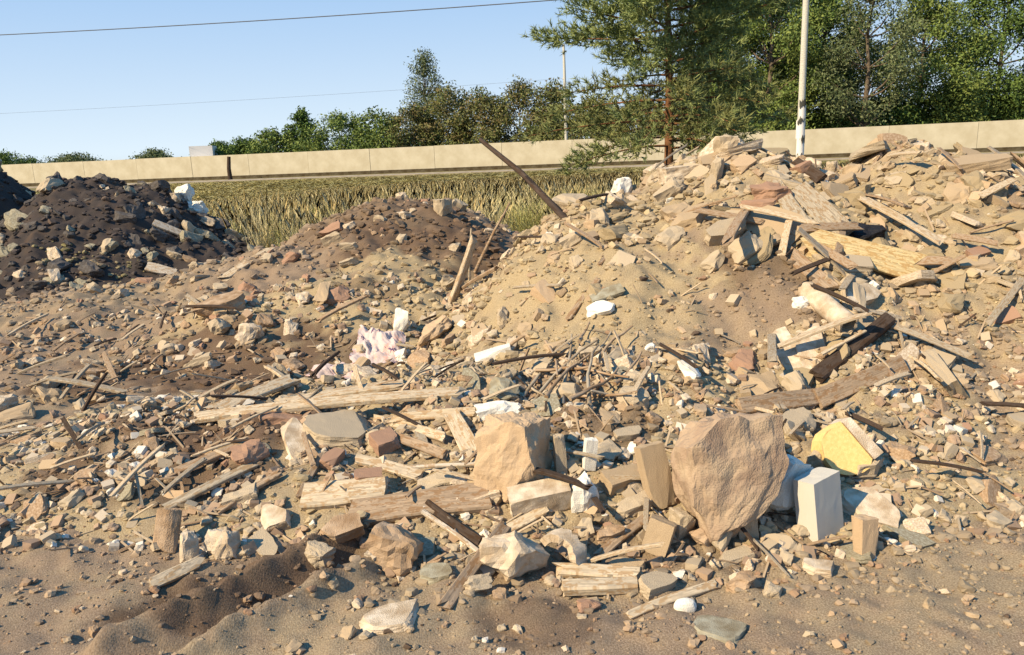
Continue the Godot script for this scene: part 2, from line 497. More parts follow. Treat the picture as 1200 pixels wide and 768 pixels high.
func tree(called: String, label: String, category: String, group: String, at: Vector3, h: float, w: float, low: float, nl: int, count: int, leaf: float, tones: Array, seed_: int, point := 0.0, bark: Material = null, trunk := 0.02) -> Node3D:
	var g := RandomNumberGenerator.new(); g.seed = seed_
	var o := base(called, at, g.randf() * TAU)
	tag(o, label, category, group)
	var L := lobes(nl, h, w, low, g, point)
	put("trunk", bough_mesh(h * 0.9, h * trunk, L, g, 0.08), bark if bark else M.bark_grey, o)
	put("crown", leaf_mesh(L, count, leaf, tones, g, 14, w * 0.085), M.leaf, o)
	return o

func pine(at: Vector3) -> void:
	var g := RandomNumberGenerator.new(); g.seed = 4242
	var o := base("pine_tree", at)
	tag(o, "tall pine with reddish trunk and drooping lower boughs behind the heap", "pine tree")
	var h := 11.5
	var st := SurfaceTool.new(); st.begin(Mesh.PRIMITIVE_TRIANGLES)
	var pts := []; var rad := []
	for i in 9:
		var u := i / 8.0
		pts.append(Vector3(sin(u * 4.0) * 0.10 - 0.25 * u, h * u - 0.15, sin(u * 3.0 + 1.0) * 0.08)); rad.append(lerpf(0.17, 0.03, u))
	add_tube(st, pts, rad, 9)
	var V := PackedVector3Array(); var N := PackedVector3Array(); var C := PackedColorArray(); var I := PackedInt32Array()
	# boughs: height on the trunk, compass angle, length, rise at the tip
	var B := []
	for i in 104:
		var u := (i + g.randf()) / 104.0
		var y := lerpf(1.5, 11.2, u)
		var a := i * 2.399 + g.randf() * 0.7
		var reach := lerpf(4.5, 1.4, smoothstep(7.5, 11.5, y)) * g.randf_range(0.6, 1.08)
		if y > 3.9 and y < 5.0: reach *= 0.55                          # the open band under the upper crown
		if cos(a) > 0.2: reach *= 0.85
		B.append([y, a, reach, lerpf(-0.9, 0.7, smoothstep(0.0, 0.6, u)) * g.randf_range(0.5, 1.1)])
	for b in B:
		var u0: float = clampf(b[0] / h, 0.0, 0.99)
		var s: Vector3 = (pts[int(u0 * 8.0)] as Vector3).lerp(pts[int(u0 * 8.0) + 1], u0 * 8.0 - int(u0 * 8.0))
		var dir := Vector3(cos(b[1]), 0, sin(b[1]))
		var P := []; var Rr := []
		for i in 5:
			var t := i / 4.0
			P.append(s + dir * b[2] * t + Vector3(g.randfn() * 0.06, b[3] * t * t + 0.25 * t, g.randfn() * 0.06)); Rr.append(lerpf(0.045, 0.012, t))
		add_tube(st, P, Rr, 5, false)
		var tufts := int((100 if b[0] > 4.4 else 52) * b[2] / 3.0) + 10
		for k in tufts:
			var t := lerpf(0.30, 1.04, pow(g.randf(), 0.7))
			var q: Vector3 = P[mini(int(t * 4.0), 3)].lerp(P[mini(int(t * 4.0), 3) + 1], t * 4.0 - mini(int(t * 4.0), 3))
			var side := Vector3(g.randfn(), g.randfn() * 0.5 + 0.1, g.randfn()) * 0.40 * (1.15 - t * 0.4)
			var c := q + side
			var axis_ := (dir * 0.6 + side.normalized() * 0.7 + Vector3(0, 0.35, 0)).normalized()
			var tone := Color(0.135, 0.185, 0.075).lerp(Color(0.255, 0.29, 0.11), g.randf())
			if b[0] < 4.0: tone = tone.lerp(Color(0.17, 0.15, 0.055), g.randf() * 0.75)
			for nd in 17:
				var nd_dir := (axis_ + Vector3(g.randfn(), g.randfn(), g.randfn()) * 0.62).normalized()
				var len_ := g.randf_range(0.16, 0.28)
				var wd := nd_dir.cross(Vector3(g.randfn(), g.randfn(), g.randfn())).normalized() * 0.016
				var o_ := V.size(); var root := c + axis_ * g.randf_range(-0.12, 0.12)
				V.append_array([root - wd, root + wd, root + nd_dir * len_])
				var n := nd_dir.cross(wd).normalized()
				var col := tone * g.randf_range(0.8, 1.25); col.a = 1.0
				for e in 3:
					N.append(n); C.append(col)
				I.append_array([o_, o_ + 1, o_ + 2])
	st.generate_normals()
	put("trunk", st.commit(), M.bark, o)
	put("crown", arr_mesh(V, N, C, I), M.needle, o)

func tuft(g: RandomNumberGenerator, blades: int, lean: float, width: float, heads: bool) -> ArrayMesh:
	var V := PackedVector3Array(); var N := PackedVector3Array(); var C := PackedColorArray(); var I := PackedInt32Array()
	for i in blades:
		var a := g.randf() * TAU; var r := sqrt(g.randf()) * 0.16
		var b := Vector3(cos(a) * r, 0, sin(a) * r)
		var h := g.randf_range(0.55, 1.0); var l := Vector3(g.randfn(), 0, g.randfn()) * lean * h
		var w := Vector3(-sin(a + g.randf()), 0, cos(a + g.randf())) * width
		var m := b + l * 0.4 + Vector3(0, h * 0.55, 0); var t := b + l + Vector3(0, h, 0)
		var o := V.size(); var n := w.cross(Vector3.UP).normalized()
		var k := g.randf_range(0.7, 1.25)
		V.append_array([b - w, b + w, m - w * 0.8, m + w * 0.8, t])
		for e in 5:
			N.append((n + Vector3.UP * 0.4).normalized()); C.append(Color(k, k, k))
		I.append_array([o, o + 2, o + 1, o + 1, o + 2, o + 3, o + 2, o + 4, o + 3])
		if heads and i % 3 == 0:
			o = V.size(); var hw := w * 2.2
			V.append_array([t - Vector3(0, 0.16, 0), t - Vector3(0, 0.06, 0) + hw, t + Vector3(0, 0.10, 0) + l * 0.2, t - Vector3(0, 0.06, 0) - hw])
			for e in 4:
				N.append(n); C.append(Color(k * 1.2, k * 1.1, k))
			I.append_array([o, o + 1, o + 2, o, o + 2, o + 3])
	return arr_mesh(V, N, C, I)

func field(called: String, label: String, category: String, mesh: Mesh, m: Material, spots: Array, parent: Node = null) -> MultiMeshInstance3D:
	var mm := MultiMesh.new(); mm.transform_format = MultiMesh.TRANSFORM_3D; mm.use_colors = true
	mm.mesh = mesh; mm.instance_count = spots.size()
	for i in spots.size():
		mm.set_instance_transform(i, spots[i][0]); mm.set_instance_color(i, spots[i][1])
	var o := MultiMeshInstance3D.new(); o.multimesh = mm; o.material_override = m
	o.name = numbered(called); add_child(o, true)
	tag(o, label, category, "", "stuff")
	return o

# ------------------------------------------------------------------ things in the rubble
func group_of(category: String) -> String:
	return {"concrete chunk": "concrete chunks in the rubble", "concrete slab": "broken slabs in the rubble", "brick": "bricks in the rubble", "plaster chunk": "plaster pieces in the rubble", "plank": "broken boards in the rubble", "lath": "thin laths in the rubble", "twig": "twigs tangled on the slope", "stick": "sticks in the rubble"}.get(category, "")

func lump(e: Array, k: int) -> void:
	# name, label, category, material, style, lies on slope, x, lift, z, dims, spin, tilts
	var where := Vector3(e[6], surf(e[6], e[8]) , e[8])
	var up := normal_at(e[6], e[8], 0.14) if e[5] else Vector3.UP
	var bs := frame_on(up, e[10], e[11], e[12])
	var pos: Vector3 = where + up * e[7]
	var o := put(e[0], rock(e[9], k + 3, e[4], 22 if e[4] in ["boulder", "masonry"] else (9 if e[9].x > 0.25 else 6)), M[e[3]])
	o.transform = Transform3D(bs, pos)
	tag(o, e[1], e[2], group_of(e[2]))

func plank(e: Array, k: int) -> void:
	# name, label, category, material, ax, alift, az, bx, blift, bz, width, thick, twist, broken
	var a := Vector3(e[4], surf(e[4], e[6]) + e[5], e[6]); var b := Vector3(e[7], surf(e[7], e[9]) + e[8], e[9])
	var g := RandomNumberGenerator.new(); g.seed = 900 + k
	var x := (b - a).normalized(); var mid := (a + b) * 0.5
	var up := normal_at(mid.x, mid.z, 0.15)
	if absf(x.dot(up)) > 0.7: up = Vector3.BACK
	up = (up - x * up.dot(x)).normalized()
	var o := put(e[0], board(a.distance_to(b), e[10], e[11], g, 0.9 if e[13] else 0.15), M[e[3]])
	o.transform = Transform3D(Basis(x, up, x.cross(up)) * Basis(Vector3.RIGHT, deg_to_rad(e[12])), mid)
	tag(o, e[1], e[2], group_of(e[2]))

func stick(e: Array, k: int) -> void:
	# name, label, category, material, ax, alift, az, bx, blift, bz, r0, r1, bend
	var a := Vector3(e[4], surf(e[4], e[6]) + e[5], e[6]); var b := Vector3(e[7], surf(e[7], e[9]) + e[8], e[9])
	var g := RandomNumberGenerator.new(); g.seed = 300 + k
	var pts := []; var rad := []; var off := Vector3(g.randfn(), g.randfn(), g.randfn()).normalized()
	for i in 6:
		var u := i / 5.0
		pts.append(a.lerp(b, u) - a + off * sin(u * PI) * e[12] + Vector3(g.randfn(), g.randfn(), g.randfn()) * e[12] * 0.15)
		rad.append(lerpf(e[10], e[11], u))
	var o := put(e[0], tube(pts, rad, 6), M[e[3]])
	o.position = a
	tag(o, e[1], e[2], group_of(e[2]))

const LANDMARKS := [[0.835, -2.963, "big concrete boulder"], [1.225, -2.908, "upright white block"], [1.512, -3.303, "yellow foam block"], [1.815, -4.092, "charred dark beam"], [1.637, -4.19, "two tone slab"], [1.858, -4.388, "hollow tube"], [2.229, -4.921, "wide yellow board"], [2.541, -5.372, "black shade lump"], [0.566, -4.759, "white foam scrap"], [0.337, -4.175, "twig tangle"], [-0.015, -3.186, "masonry block"], [-0.027, -2.675, "pale rounded lump"], [-0.979, -4.113, "long planks"], [-0.449, -3.593, "splinter pile"], [-0.931, -3.761, "grey tan slab"], [-1.058, -5.945, "purple flowered cloth"], [-0.541, -6.929, "light standing board"], [0.501, -6.188, "leaning pole"], [1.735, -6.217, "heap top"], [1.88, -5.569, "pink dusty lumps"], [1.018, -6.949, "white ridge chunk"], [0.57, -2.413, "white cobble"], [-0.468, -2.374, "flat pale stone slab"], [0.278, -2.577, "split yellowish board"], [-1.254, -2.947, "cream plaster lump"], [-1.513, -3.027, "leaning pinkish slab"], [-2.574, -6.73, "mound foot slab"], [-0.593, -5.846, "orange brick"], [0.595, -3.075, "upright pinkish brick"], [1.36, -5.68, "tilted light brick"], [-0.114, -4.772, "white brick"], [0.932, -3.926, "white slope stone"], [2.113, -4.565, "cream broken slab"], [1.394, -3.762, "brown board"], [-0.802, -3.196, "wide light board"], [-0.406, -3.079, "broad brown board"], [0.653, -2.286, "flat tile piece"], [-0.741, -9.051, "mound crest stone"], [-1.551, -6.865, "brown stump lump"], [-5.104, -12.413, "large cream chunk"], [-4.725, -10.884, "grey flat stone"], [-2.478, -5.865, "long pale stone"], [1.483, -2.974, "pale foot slab"], [0.298, -3.043, "white plaster block"], [-1.068, -3.175, "pale grey slab piece"], [-0.328, -2.675, "greenish grey shard"]]

# stretches of the heap where the photo shows packed sand with little on it
const BARE := [[0.257, -5.394, 0.5, 0.45], [0.768, -4.8, 0.55, 0.5], [1.156, -4.599, 0.5, 0.5], [1.189, -5.222, 0.5, 0.4]]

func is_bare(x: float, z: float) -> bool:
	for q in BARE:
		if Vector2((x - q[0]) / q[2], (z - q[1]) / q[3]).length() + n_tone.get_noise_2d(x * 3.0, z * 3.0) * 0.6 < 1.0: return true
	return false

func near_what(x: float, z: float) -> String:
	var best := 1e9; var what := ""
	for q in LANDMARKS:
		var e := Vector2(x - q[0], z - q[1]).length()
		if e < best: best = e; what = q[2]
	return what

const LUMPS := [
	["concrete_boulder", "big tan broken concrete boulder with pinkish top tapering to a pointed foot", "concrete chunk", "boulder", "boulder", false, 0.838, 0.199, -2.914, Vector3(0.398, 0.487, 0.318), 14, -18, -4],
	["white_block", "white aerated concrete block standing upright with greyish front face", "block", "aac", "block", false, 1.222, 0.112, -2.879, Vector3(0.174, 0.258, 0.096), 34, -6, 3],
	["plaster_chunk", "bright white crumbly plaster chunk leaning on the upright white block", "plaster chunk", "white", "rock", false, 1.097, 0.104, -2.975, Vector3(0.164, 0.249, 0.131), 20, -8, -18],
	["concrete_slab", "pale flat concrete slab tilted against right end of the heap foot", "concrete slab", "plaster", "slab", true, 1.483, 0.015, -2.974, Vector3(0.224, 0.067, 0.183), -30, 10, 0],
	["brick", "pinkish brown brick standing on end against the big concrete boulder", "brick", "brick_tan", "brick", false, 0.587, 0.118, -3.037, Vector3(0.117, 0.27, 0.07), 16, -18, 6],
	["brick", "short tan brick stub standing below the upright pinkish brick", "brick", "brick_tan", "brick", false, 0.55, 0.057, -2.775, Vector3(0.101, 0.136, 0.081), -24, -16, -14],
	["brick", "pinkish tan brick lying tilted beside the white plaster pieces", "brick", "brick_tan", "brick", true, 0.446, 0.019, -3.121, Vector3(0.173, 0.086, 0.094), 28, 6, 0],
	["concrete_chunk", "small tan concrete piece wedged right below the boulder foot", "concrete chunk", "conc", "rock", false, 0.785, 0.049, -2.774, Vector3(0.108, 0.121, 0.097), 30, 0, -10],
	["concrete_chunk", "pale narrow concrete piece standing beside the boulder shadow", "concrete chunk", "conc", "rock", false, 0.916, 0.062, -2.822, Vector3(0.082, 0.145, 0.066), -15, 0, 8],
	["concrete_chunk", "brown concrete lump at the edge of the boulder shadow", "concrete chunk", "conc_pink", "rock", false, 1.02, 0.042, -2.964, Vector3(0.093, 0.106, 0.083), 50, 0, 0],
	["concrete_chunk", "rounded tan concrete lump on the boulder's right shoulder", "concrete chunk", "conc", "rock", false, 1.124, 0.085, -3.301, Vector3(0.171, 0.214, 0.154), 10, -10, 0],
	["concrete_chunk", "small rounded stone at the top of the white block", "concrete chunk", "conc", "rock", false, 1.378, 0.034, -3.284, Vector3(0.086, 0.091, 0.086), 10, 0, 0],
	["concrete_chunk", "grey tan concrete lump behind the pale slab at the heap foot", "concrete chunk", "conc", "rock", true, 1.586, 0.025, -3.274, Vector3(0.165, 0.115, 0.149), 10, 0, 0],
	["brick", "orange brown brick standing in the soil below the pale slab", "brick", "brick_o", "brick", false, 1.342, 0.078, -2.722, Vector3(0.073, 0.176, 0.066), 15, -8, -4],
	["concrete_slab", "two tone tan concrete slab tilted up beside the dark beam", "concrete slab", "plaster", "slab", true, 1.56, 0.01, -4.19, Vector3(0.145, 0.044, 0.417), 6, 0, 4],
	["concrete_slab", "tan concrete slab with straight edges touching the dark beam", "concrete slab", "plaster", "slab", true, 1.684, 0.011, -4.173, Vector3(0.174, 0.052, 0.422), -4, 2, -6],
	["concrete_slab", "grey tan slab piece under the brown boards near the foam block", "concrete slab", "conc", "slab", true, 1.398, 0.014, -3.591, Vector3(0.186, 0.065, 0.152), 20, 0, 0],
	["concrete_slab", "cream slab with a broken lower edge on the heap's right shoulder", "concrete slab", "plaster", "slab", true, 2.113, 0.016, -4.565, Vector3(0.291, 0.073, 0.141), 20, 4, 0],
	["concrete_slab", "tan slab lying under the cream broken slab", "concrete slab", "conc", "slab", true, 2.047, 0.015, -4.384, Vector3(0.221, 0.066, 0.133), 14, 0, 0],
	["concrete_chunk", "small bright cream stone beside the hollow tube", "concrete chunk", "white", "rock", true, 1.737, 0.015, -4.5, Vector3(0.113, 0.068, 0.076), -40, 0, 0],
	["concrete_chunk", "white stone lying above the big concrete boulder", "concrete chunk", "white", "rock", true, 0.932, 0.018, -3.926, Vector3(0.101, 0.081, 0.136), 20, 0, 0],
	["concrete_chunk", "small white stone on the bare sandy slope", "concrete chunk", "white", "rock", true, 0.8, 0.012, -4.298, Vector3(0.079, 0.056, 0.055), 0, 0, 0],
	["foam_scrap", "flat white foam scrap lying on the bare sandy slope", "foam scrap", "white", "slab", true, 0.566, 0.008, -4.759, Vector3(0.184, 0.037, 0.113), -14, 0, 0],
	["concrete_slab", "dusty greenish grey slab half buried above the white foam scrap", "concrete slab", "slate", "slab", true, 0.627, 0.01, -4.883, Vector3(0.221, 0.044, 0.113), 10, 0, 0],
	["brick", "white brick lying flat in dust above the rough masonry block", "brick", "white", "brick", true, -0.114, 0.024, -4.772, Vector3(0.242, 0.109, 0.162), 2, 0, 0],
	["plaster_chunk", "pale greenish plaster block on top of the rough masonry block", "plaster chunk", "white", "rock", true, -0.081, 0.025, -3.764, Vector3(0.229, 0.115, 0.158), 4, 0, 0],
	["plaster_chunk", "grey green plaster wedge behind the pale greenish block", "plaster chunk", "slate", "rock", true, -0.063, 0.018, -3.987, Vector3(0.167, 0.084, 0.166), 0, 0, 0],
	["masonry_chunk", "big tan rough masonry block with a dark shaded right side", "masonry chunk", "brick_o", "masonry", false, -0.018, 0.138, -3.194, Vector3(0.27, 0.349, 0.243), -22, -10, 0],
	["concrete_slab", "tan rectangular block lying flat below the masonry block", "concrete slab", "plaster", "brick", true, 0.091, 0.029, -3.032, Vector3(0.264, 0.132, 0.1), 8, 0, 0],
	["plaster_chunk", "white plaster block beside the pinkish tan brick", "plaster chunk", "white", "rock", false, 0.28, 0.068, -3.017, Vector3(0.123, 0.168, 0.098), -10, 0, 4],
	["plaster_chunk", "thin white plaster sliver standing above the white block", "plaster chunk", "white", "brick", false, 0.321, 0.062, -3.184, Vector3(0.053, 0.145, 0.043), 10, 0, -6],
	["concrete_chunk", "pale sliver standing in the dark hollow beside the masonry block", "concrete chunk", "conc", "brick", false, 0.187, 0.08, -3.178, Vector3(0.049, 0.185, 0.049), 10, 0, 2],
	["concrete_chunk", "tan concrete piece above the pinkish tan brick", "concrete chunk", "conc", "rock", true, 0.398, 0.017, -3.304, Vector3(0.126, 0.076, 0.127), 30, 0, 0],
	["concrete_chunk", "beige stone below the twig tangle on the slope", "concrete chunk", "conc", "rock", true, 0.59, 0.02, -3.707, Vector3(0.148, 0.089, 0.134), 20, 0, 0],
	["concrete_chunk", "tan upright chunk between twig tangle and standing brick", "concrete chunk", "brick_tan", "rock", true, 0.469, 0.014, -3.584, Vector3(0.11, 0.066, 0.244), 0, 0, 0],
	["concrete_slab", "tan slab piece above the standing pinkish brick", "concrete slab", "conc", "slab", true, 0.523, 0.012, -3.418, Vector3(0.138, 0.055, 0.062), 16, 0, 0],
	["concrete_chunk", "tan stone with dark gap on the mid slope", "concrete chunk", "conc", "rock", true, 0.643, 0.017, -3.863, Vector3(0.126, 0.076, 0.113), -20, 0, 0],
	["concrete_chunk", "brown concrete lump with a shaded right side in the foreground soil", "concrete chunk", "conc_pink", "rock", false, -0.495, 0.064, -2.794, Vector3(0.195, 0.157, 0.176), -20, 0, -12],
	["slate_shard", "flat greenish grey shard stuck in the foreground soil", "shard", "slate", "slab", true, -0.328, 0.009, -2.675, Vector3(0.132, 0.04, 0.097), -10, 8, 0],
	["concrete_slab", "flat pale stone slab lying alone on the foreground soil", "concrete slab", "plaster", "slab", true, -0.468, 0.008, -2.374, Vector3(0.214, 0.034, 0.15), 12, 0, 0],
	["pebble", "clean white cobble lying in front of the thin lath", "cobble", "white", "cobble", true, 0.57, 0.013, -2.413, Vector3(0.073, 0.058, 0.044), 0, 0, 0],
	["roof_tile", "flat brownish grey tile piece lying beside the white cobble", "tile piece", "slate", "slab", true, 0.653, 0.004, -2.286, Vector3(0.161, 0.019, 0.145), -34, 0, 0],
	["concrete_chunk", "small pale stone beside the flat stone slab", "concrete chunk", "plaster", "rock", true, -0.408, 0.006, -2.322, Vector3(0.058, 0.029, 0.031), 0, 0, 0],
	["brick", "small dark reddish brick bit under the broken board", "brick", "brick", "rock", true, 0.23, 0.011, -2.432, Vector3(0.085, 0.051, 0.049), 20, 0, 0],
	["concrete_chunk", "tan concrete piece behind the broken concrete pipe", "concrete chunk", "conc", "rock", true, 0.492, 0.018, -2.992, Vector3(0.167, 0.083, 0.079), 24, 0, 0],
	["concrete_chunk", "brown lump of mortar between the pipe shell and the bricks", "concrete chunk", "conc_pink", "rock", true, 0.366, 0.015, -2.846, Vector3(0.111, 0.067, 0.075), 0, 0, 0],
	["concrete_chunk", "pale rounded concrete lump with a flat shaded right side in the foreground", "concrete chunk", "plaster", "rock", false, -0.029, 0.082, -2.674, Vector3(0.239, 0.198, 0.191), -15, 0, 14],
	["concrete_chunk", "tan stone pressed against the left foot of the boulder", "concrete chunk", "conc", "rock", false, 0.66, 0.043, -2.851, Vector3(0.103, 0.11, 0.093), 10, 0, 0],
	["concrete_chunk", "small brown stone under the boulder's front", "concrete chunk", "conc_pink", "rock", false, 0.722, 0.031, -2.795, Vector3(0.088, 0.079, 0.079), 40, 0, 0],
	["concrete_slab", "thin tan slab lying at the boulder's foot", "concrete slab", "conc", "slab", true, 0.826, 0.01, -2.703, Vector3(0.146, 0.044, 0.071), 20, 0, 0],
	["brick", "pinkish brick half lying in front of the short brick stub", "brick", "brick_tan", "brick", true, 0.407, 0.015, -2.688, Vector3(0.132, 0.066, 0.061), -20, 6, 0],
	["concrete_slab", "tan slab tilted in the foreground between board and lath", "concrete slab", "conc", "slab", true, 0.494, 0.011, -2.538, Vector3(0.139, 0.049, 0.083), 30, 10, 0],
	["concrete_chunk", "brown stone at the lath's right end", "concrete chunk", "conc_pink", "rock", true, 0.798, 0.014, -2.52, Vector3(0.094, 0.066, 0.071), 30, 0, 0],
	["concrete_chunk", "tan stone in the foreground right of the flat tile", "concrete chunk", "conc", "rock", true, 0.896, 0.012, -2.465, Vector3(0.08, 0.056, 0.059), 60, 0, 0],
	["concrete_slab", "pale slab bit lying below the orange brown brick", "concrete slab", "plaster", "slab", true, 1.124, 0.008, -2.613, Vector3(0.116, 0.035, 0.082), -20, 0, 0],
	["concrete_chunk", "tan lump left of the slanting slat", "concrete chunk", "conc", "rock", true, -0.169, 0.014, -2.531, Vector3(0.107, 0.064, 0.073), 12, 0, 0],
	["concrete_slab", "brown slab tilted beside the broad brown board", "concrete slab", "conc_pink", "slab", true, -0.753, 0.014, -2.936, Vector3(0.179, 0.063, 0.104), 24, 8, 0],
	["concrete_chunk", "tan stone lying left of the brown foreground lump", "concrete chunk", "conc", "rock", true, -0.825, 0.015, -2.806, Vector3(0.117, 0.07, 0.084), -20, 0, 0],
	["concrete_slab", "pale pinkish slab leaning up at the left end of the rubble bank", "concrete slab", "conc_pink", "slab", false, -1.505, 0.079, -3.004, Vector3(0.102, 0.177, 0.051), 20, -16, -14],
	["plaster_chunk", "cream plaster fragment beside the leaning pale pinkish slab", "plaster chunk", "plaster", "rock", false, -1.361, 0.059, -2.882, Vector3(0.077, 0.134, 0.062), 30, 0, -10],
	["plaster_chunk", "bright cream plaster lump in the left rubble bank", "plaster chunk", "plaster", "rock", false, -1.248, 0.054, -2.92, Vector3(0.127, 0.127, 0.102), -20, 0, 8],
	["concrete_slab", "pale grey slab piece in the left rubble bank", "concrete slab", "plaster", "slab", true, -1.083, 0.012, -3.116, Vector3(0.136, 0.054, 0.132), 10, 0, 10],
	["concrete_slab", "tan narrow slab below the pale grey slab piece", "concrete slab", "conc", "slab", true, -1.098, 0.008, -2.982, Vector3(0.094, 0.038, 0.194), 34, 0, 0],
	["concrete_chunk", "grey stone beside the cream plaster lump", "concrete chunk", "conc", "rock", true, -1.165, 0.014, -2.939, Vector3(0.093, 0.065, 0.082), 0, 0, 0],
	["concrete_chunk", "rounded brown stone on the left rubble bank's crest", "concrete chunk", "conc", "rock", true, -1.267, 0.017, -3.259, Vector3(0.157, 0.078, 0.097), 14, 0, 0],
	["concrete_slab", "grey tan slab lying beneath the long planks", "concrete slab", "conc", "slab", true, -0.931, 0.019, -3.761, Vector3(0.337, 0.084, 0.337), 6, 0, 0],
	["concrete_slab", "pale cream slab standing tilted under the long planks", "concrete slab", "plaster", "slab", true, -1.087, 0.01, -3.649, Vector3(0.147, 0.044, 0.454), 24, 0, -10],
	["concrete_chunk", "brown brick lump under the plank ends", "concrete chunk", "brick", "rock", true, -1.303, 0.021, -3.531, Vector3(0.159, 0.096, 0.118), 24, 0, 0],
	["concrete_chunk", "dark brown lump in the shade of the long plank", "concrete chunk", "brick", "rock", true, -1.264, 0.024, -3.921, Vector3(0.221, 0.11, 0.133), 10, 0, 0],
	["brick", "reddish broken brick in the splinter pile", "brick", "brick", "brick", true, -0.69, 0.017, -3.273, Vector3(0.126, 0.075, 0.069), 10, 0, 6],
	["brick", "red brick piece under the grey tan slab", "brick", "brick", "brick", true, -0.65, 0.016, -3.56, Vector3(0.118, 0.071, 0.129), 30, 0, 0],
	["concrete_chunk", "tan rubble lump below the splinter pile", "concrete chunk", "conc", "rock", true, -0.341, 0.024, -3.239, Vector3(0.217, 0.109, 0.102), 6, 0, 0],
	["concrete_chunk", "brown stone beside the masonry block's left foot", "concrete chunk", "brick_tan", "rock", false, -0.185, 0.052, -3.173, Vector3(0.091, 0.128, 0.082), 0, 0, 0],
	["concrete_slab", "flat tan stone slab with a shadow under it on the mound foot", "concrete slab", "conc_pink", "slab", true, -2.574, 0.033, -6.73, Vector3(0.427, 0.15, 0.31), 16, 8, 0],
	["concrete_chunk", "cream angular stone on the mound foot below the flat slab", "concrete chunk", "plaster", "rock", false, -2.137, 0.073, -6.129, Vector3(0.181, 0.191, 0.163), 10, 0, 0],
	["concrete_chunk", "white stone on the mound beside a dark hollow", "concrete chunk", "plaster", "rock", true, -1.862, 0.022, -6.769, Vector3(0.122, 0.098, 0.152), 0, 0, 0],
	["concrete_chunk", "long pale stone half sunk in dark soil", "concrete chunk", "conc", "rock", true, -2.478, 0.024, -5.865, Vector3(0.216, 0.108, 0.072), 10, 0, 0],
	["concrete_chunk", "brown stump like lump on the mound front", "concrete chunk", "brick", "rock", true, -1.551, 0.033, -6.865, Vector3(0.217, 0.152, 0.29), 0, 0, 0],
	["concrete_chunk", "tan brick lump on the mound front beside the brown stump", "concrete chunk", "brick_tan", "rock", true, -1.691, 0.02, -6.796, Vector3(0.153, 0.092, 0.352), 0, 0, 0],
	["concrete_chunk", "angular tan stone on the dark mound's crest", "concrete chunk", "conc", "rock", false, -0.734, 0.076, -8.915, Vector3(0.195, 0.207, 0.195), 20, 0, 0],
	["concrete_chunk", "grey stone in a row across the mound", "concrete chunk", "conc", "rock", true, -1.88, 0.029, -8.304, Vector3(0.221, 0.133, 0.069), 0, 0, 0],
	["concrete_chunk", "flat grey stone beside the row across the mound", "concrete chunk", "conc", "rock", true, -1.633, 0.021, -7.824, Vector3(0.192, 0.096, 0.07), 10, 0, 0],
	["concrete_chunk", "grey broad stone beside the grey stone across the mound", "concrete chunk", "conc", "rock", true, -1.673, 0.026, -8.077, Vector3(0.198, 0.119, 0.049), 0, 0, 0],
	["brick", "orange brick lying under dust beside the crumpled cloth", "brick", "brick_o", "rock", true, -0.593, 0.032, -5.846, Vector3(0.295, 0.147, 0.29), 10, 0, 0],
	["plaster_chunk", "white upright plaster piece beside the orange brick", "plaster chunk", "white", "rock", false, -0.921, 0.086, -6.229, Vector3(0.142, 0.21, 0.113), 0, 0, 0],
	["plaster_chunk", "small white plaster chip below the white upright piece", "plaster chunk", "white", "rock", true, -0.896, 0.021, -5.838, Vector3(0.121, 0.097, 0.145), 0, 0, 0],
	["concrete_chunk", "white angular concrete chunk on the left ridge of the heap", "concrete chunk", "white", "rock", false, 1.029, 0.088, -7.019, Vector3(0.199, 0.195, 0.199), 20, 0, 6],
	["concrete_slab", "light tan slab lying on the heap crest near the pine", "concrete slab", "plaster", "slab", false, 1.426, 0.03, -6.409, Vector3(0.304, 0.132, 0.274), 6, 0, 4],
	["brick", "light tan brick tilted on the upper heap", "brick", "brick_tan", "brick", true, 1.36, 0.025, -5.68, Vector3(0.226, 0.113, 0.314), -34, 0, 0],
	["concrete_chunk", "tan chunk standing on the very top of the heap", "concrete chunk", "conc", "rock", false, 1.796, 0.07, -6.439, Vector3(0.194, 0.191, 0.194), 0, 0, 0],
	["concrete_chunk", "upright tan rubble piece below the heap top", "concrete chunk", "conc", "rock", false, 1.652, 0.069, -6.104, Vector3(0.106, 0.183, 0.106), 0, 0, 0],
	["concrete_chunk", "tan chunk on the heap's left ridge below the white chunk", "concrete chunk", "conc", "rock", false, 0.704, 0.06, -5.888, Vector3(0.155, 0.165, 0.155), 0, 0, 0],
	["concrete_chunk", "rounded tan chunk on the upper left ridge of heap", "concrete chunk", "conc", "rock", true, 1.334, 0.039, -6.176, Vector3(0.299, 0.179, 0.16), 6, 0, 0],
	["concrete_slab", "tan slab with dark gap beneath on the upper heap", "concrete slab", "conc", "slab", true, 1.512, 0.027, -5.342, Vector3(0.309, 0.124, 0.163), 24, 6, 0],
	["concrete_chunk", "pale tan lump in the middle of the upper heap", "concrete chunk", "conc", "rock", true, 1.157, 0.027, -5.459, Vector3(0.207, 0.124, 0.167), 30, 0, 0],
	["concrete_chunk", "tan lump on the ridge beside the sandy patch", "concrete chunk", "conc", "rock", true, 0.486, 0.026, -5.735, Vector3(0.166, 0.116, 0.145), 0, 0, 0],
	["concrete_chunk", "pink dusty brick lump among the lath ends", "concrete chunk", "brick", "rock", true, 1.938, 0.03, -5.654, Vector3(0.274, 0.137, 0.206), 10, 0, 0],
	["concrete_chunk", "pink dusty lump below the first pink lump", "concrete chunk", "brick", "rock", true, 1.792, 0.027, -5.524, Vector3(0.244, 0.122, 0.095), -10, 0, 0],
	["concrete_chunk", "tan stone on the sandy crest at the heap's right end", "concrete chunk", "conc", "rock", false, 2.842, 0.056, -6.786, Vector3(0.104, 0.125, 0.104), 0, 0, 0],
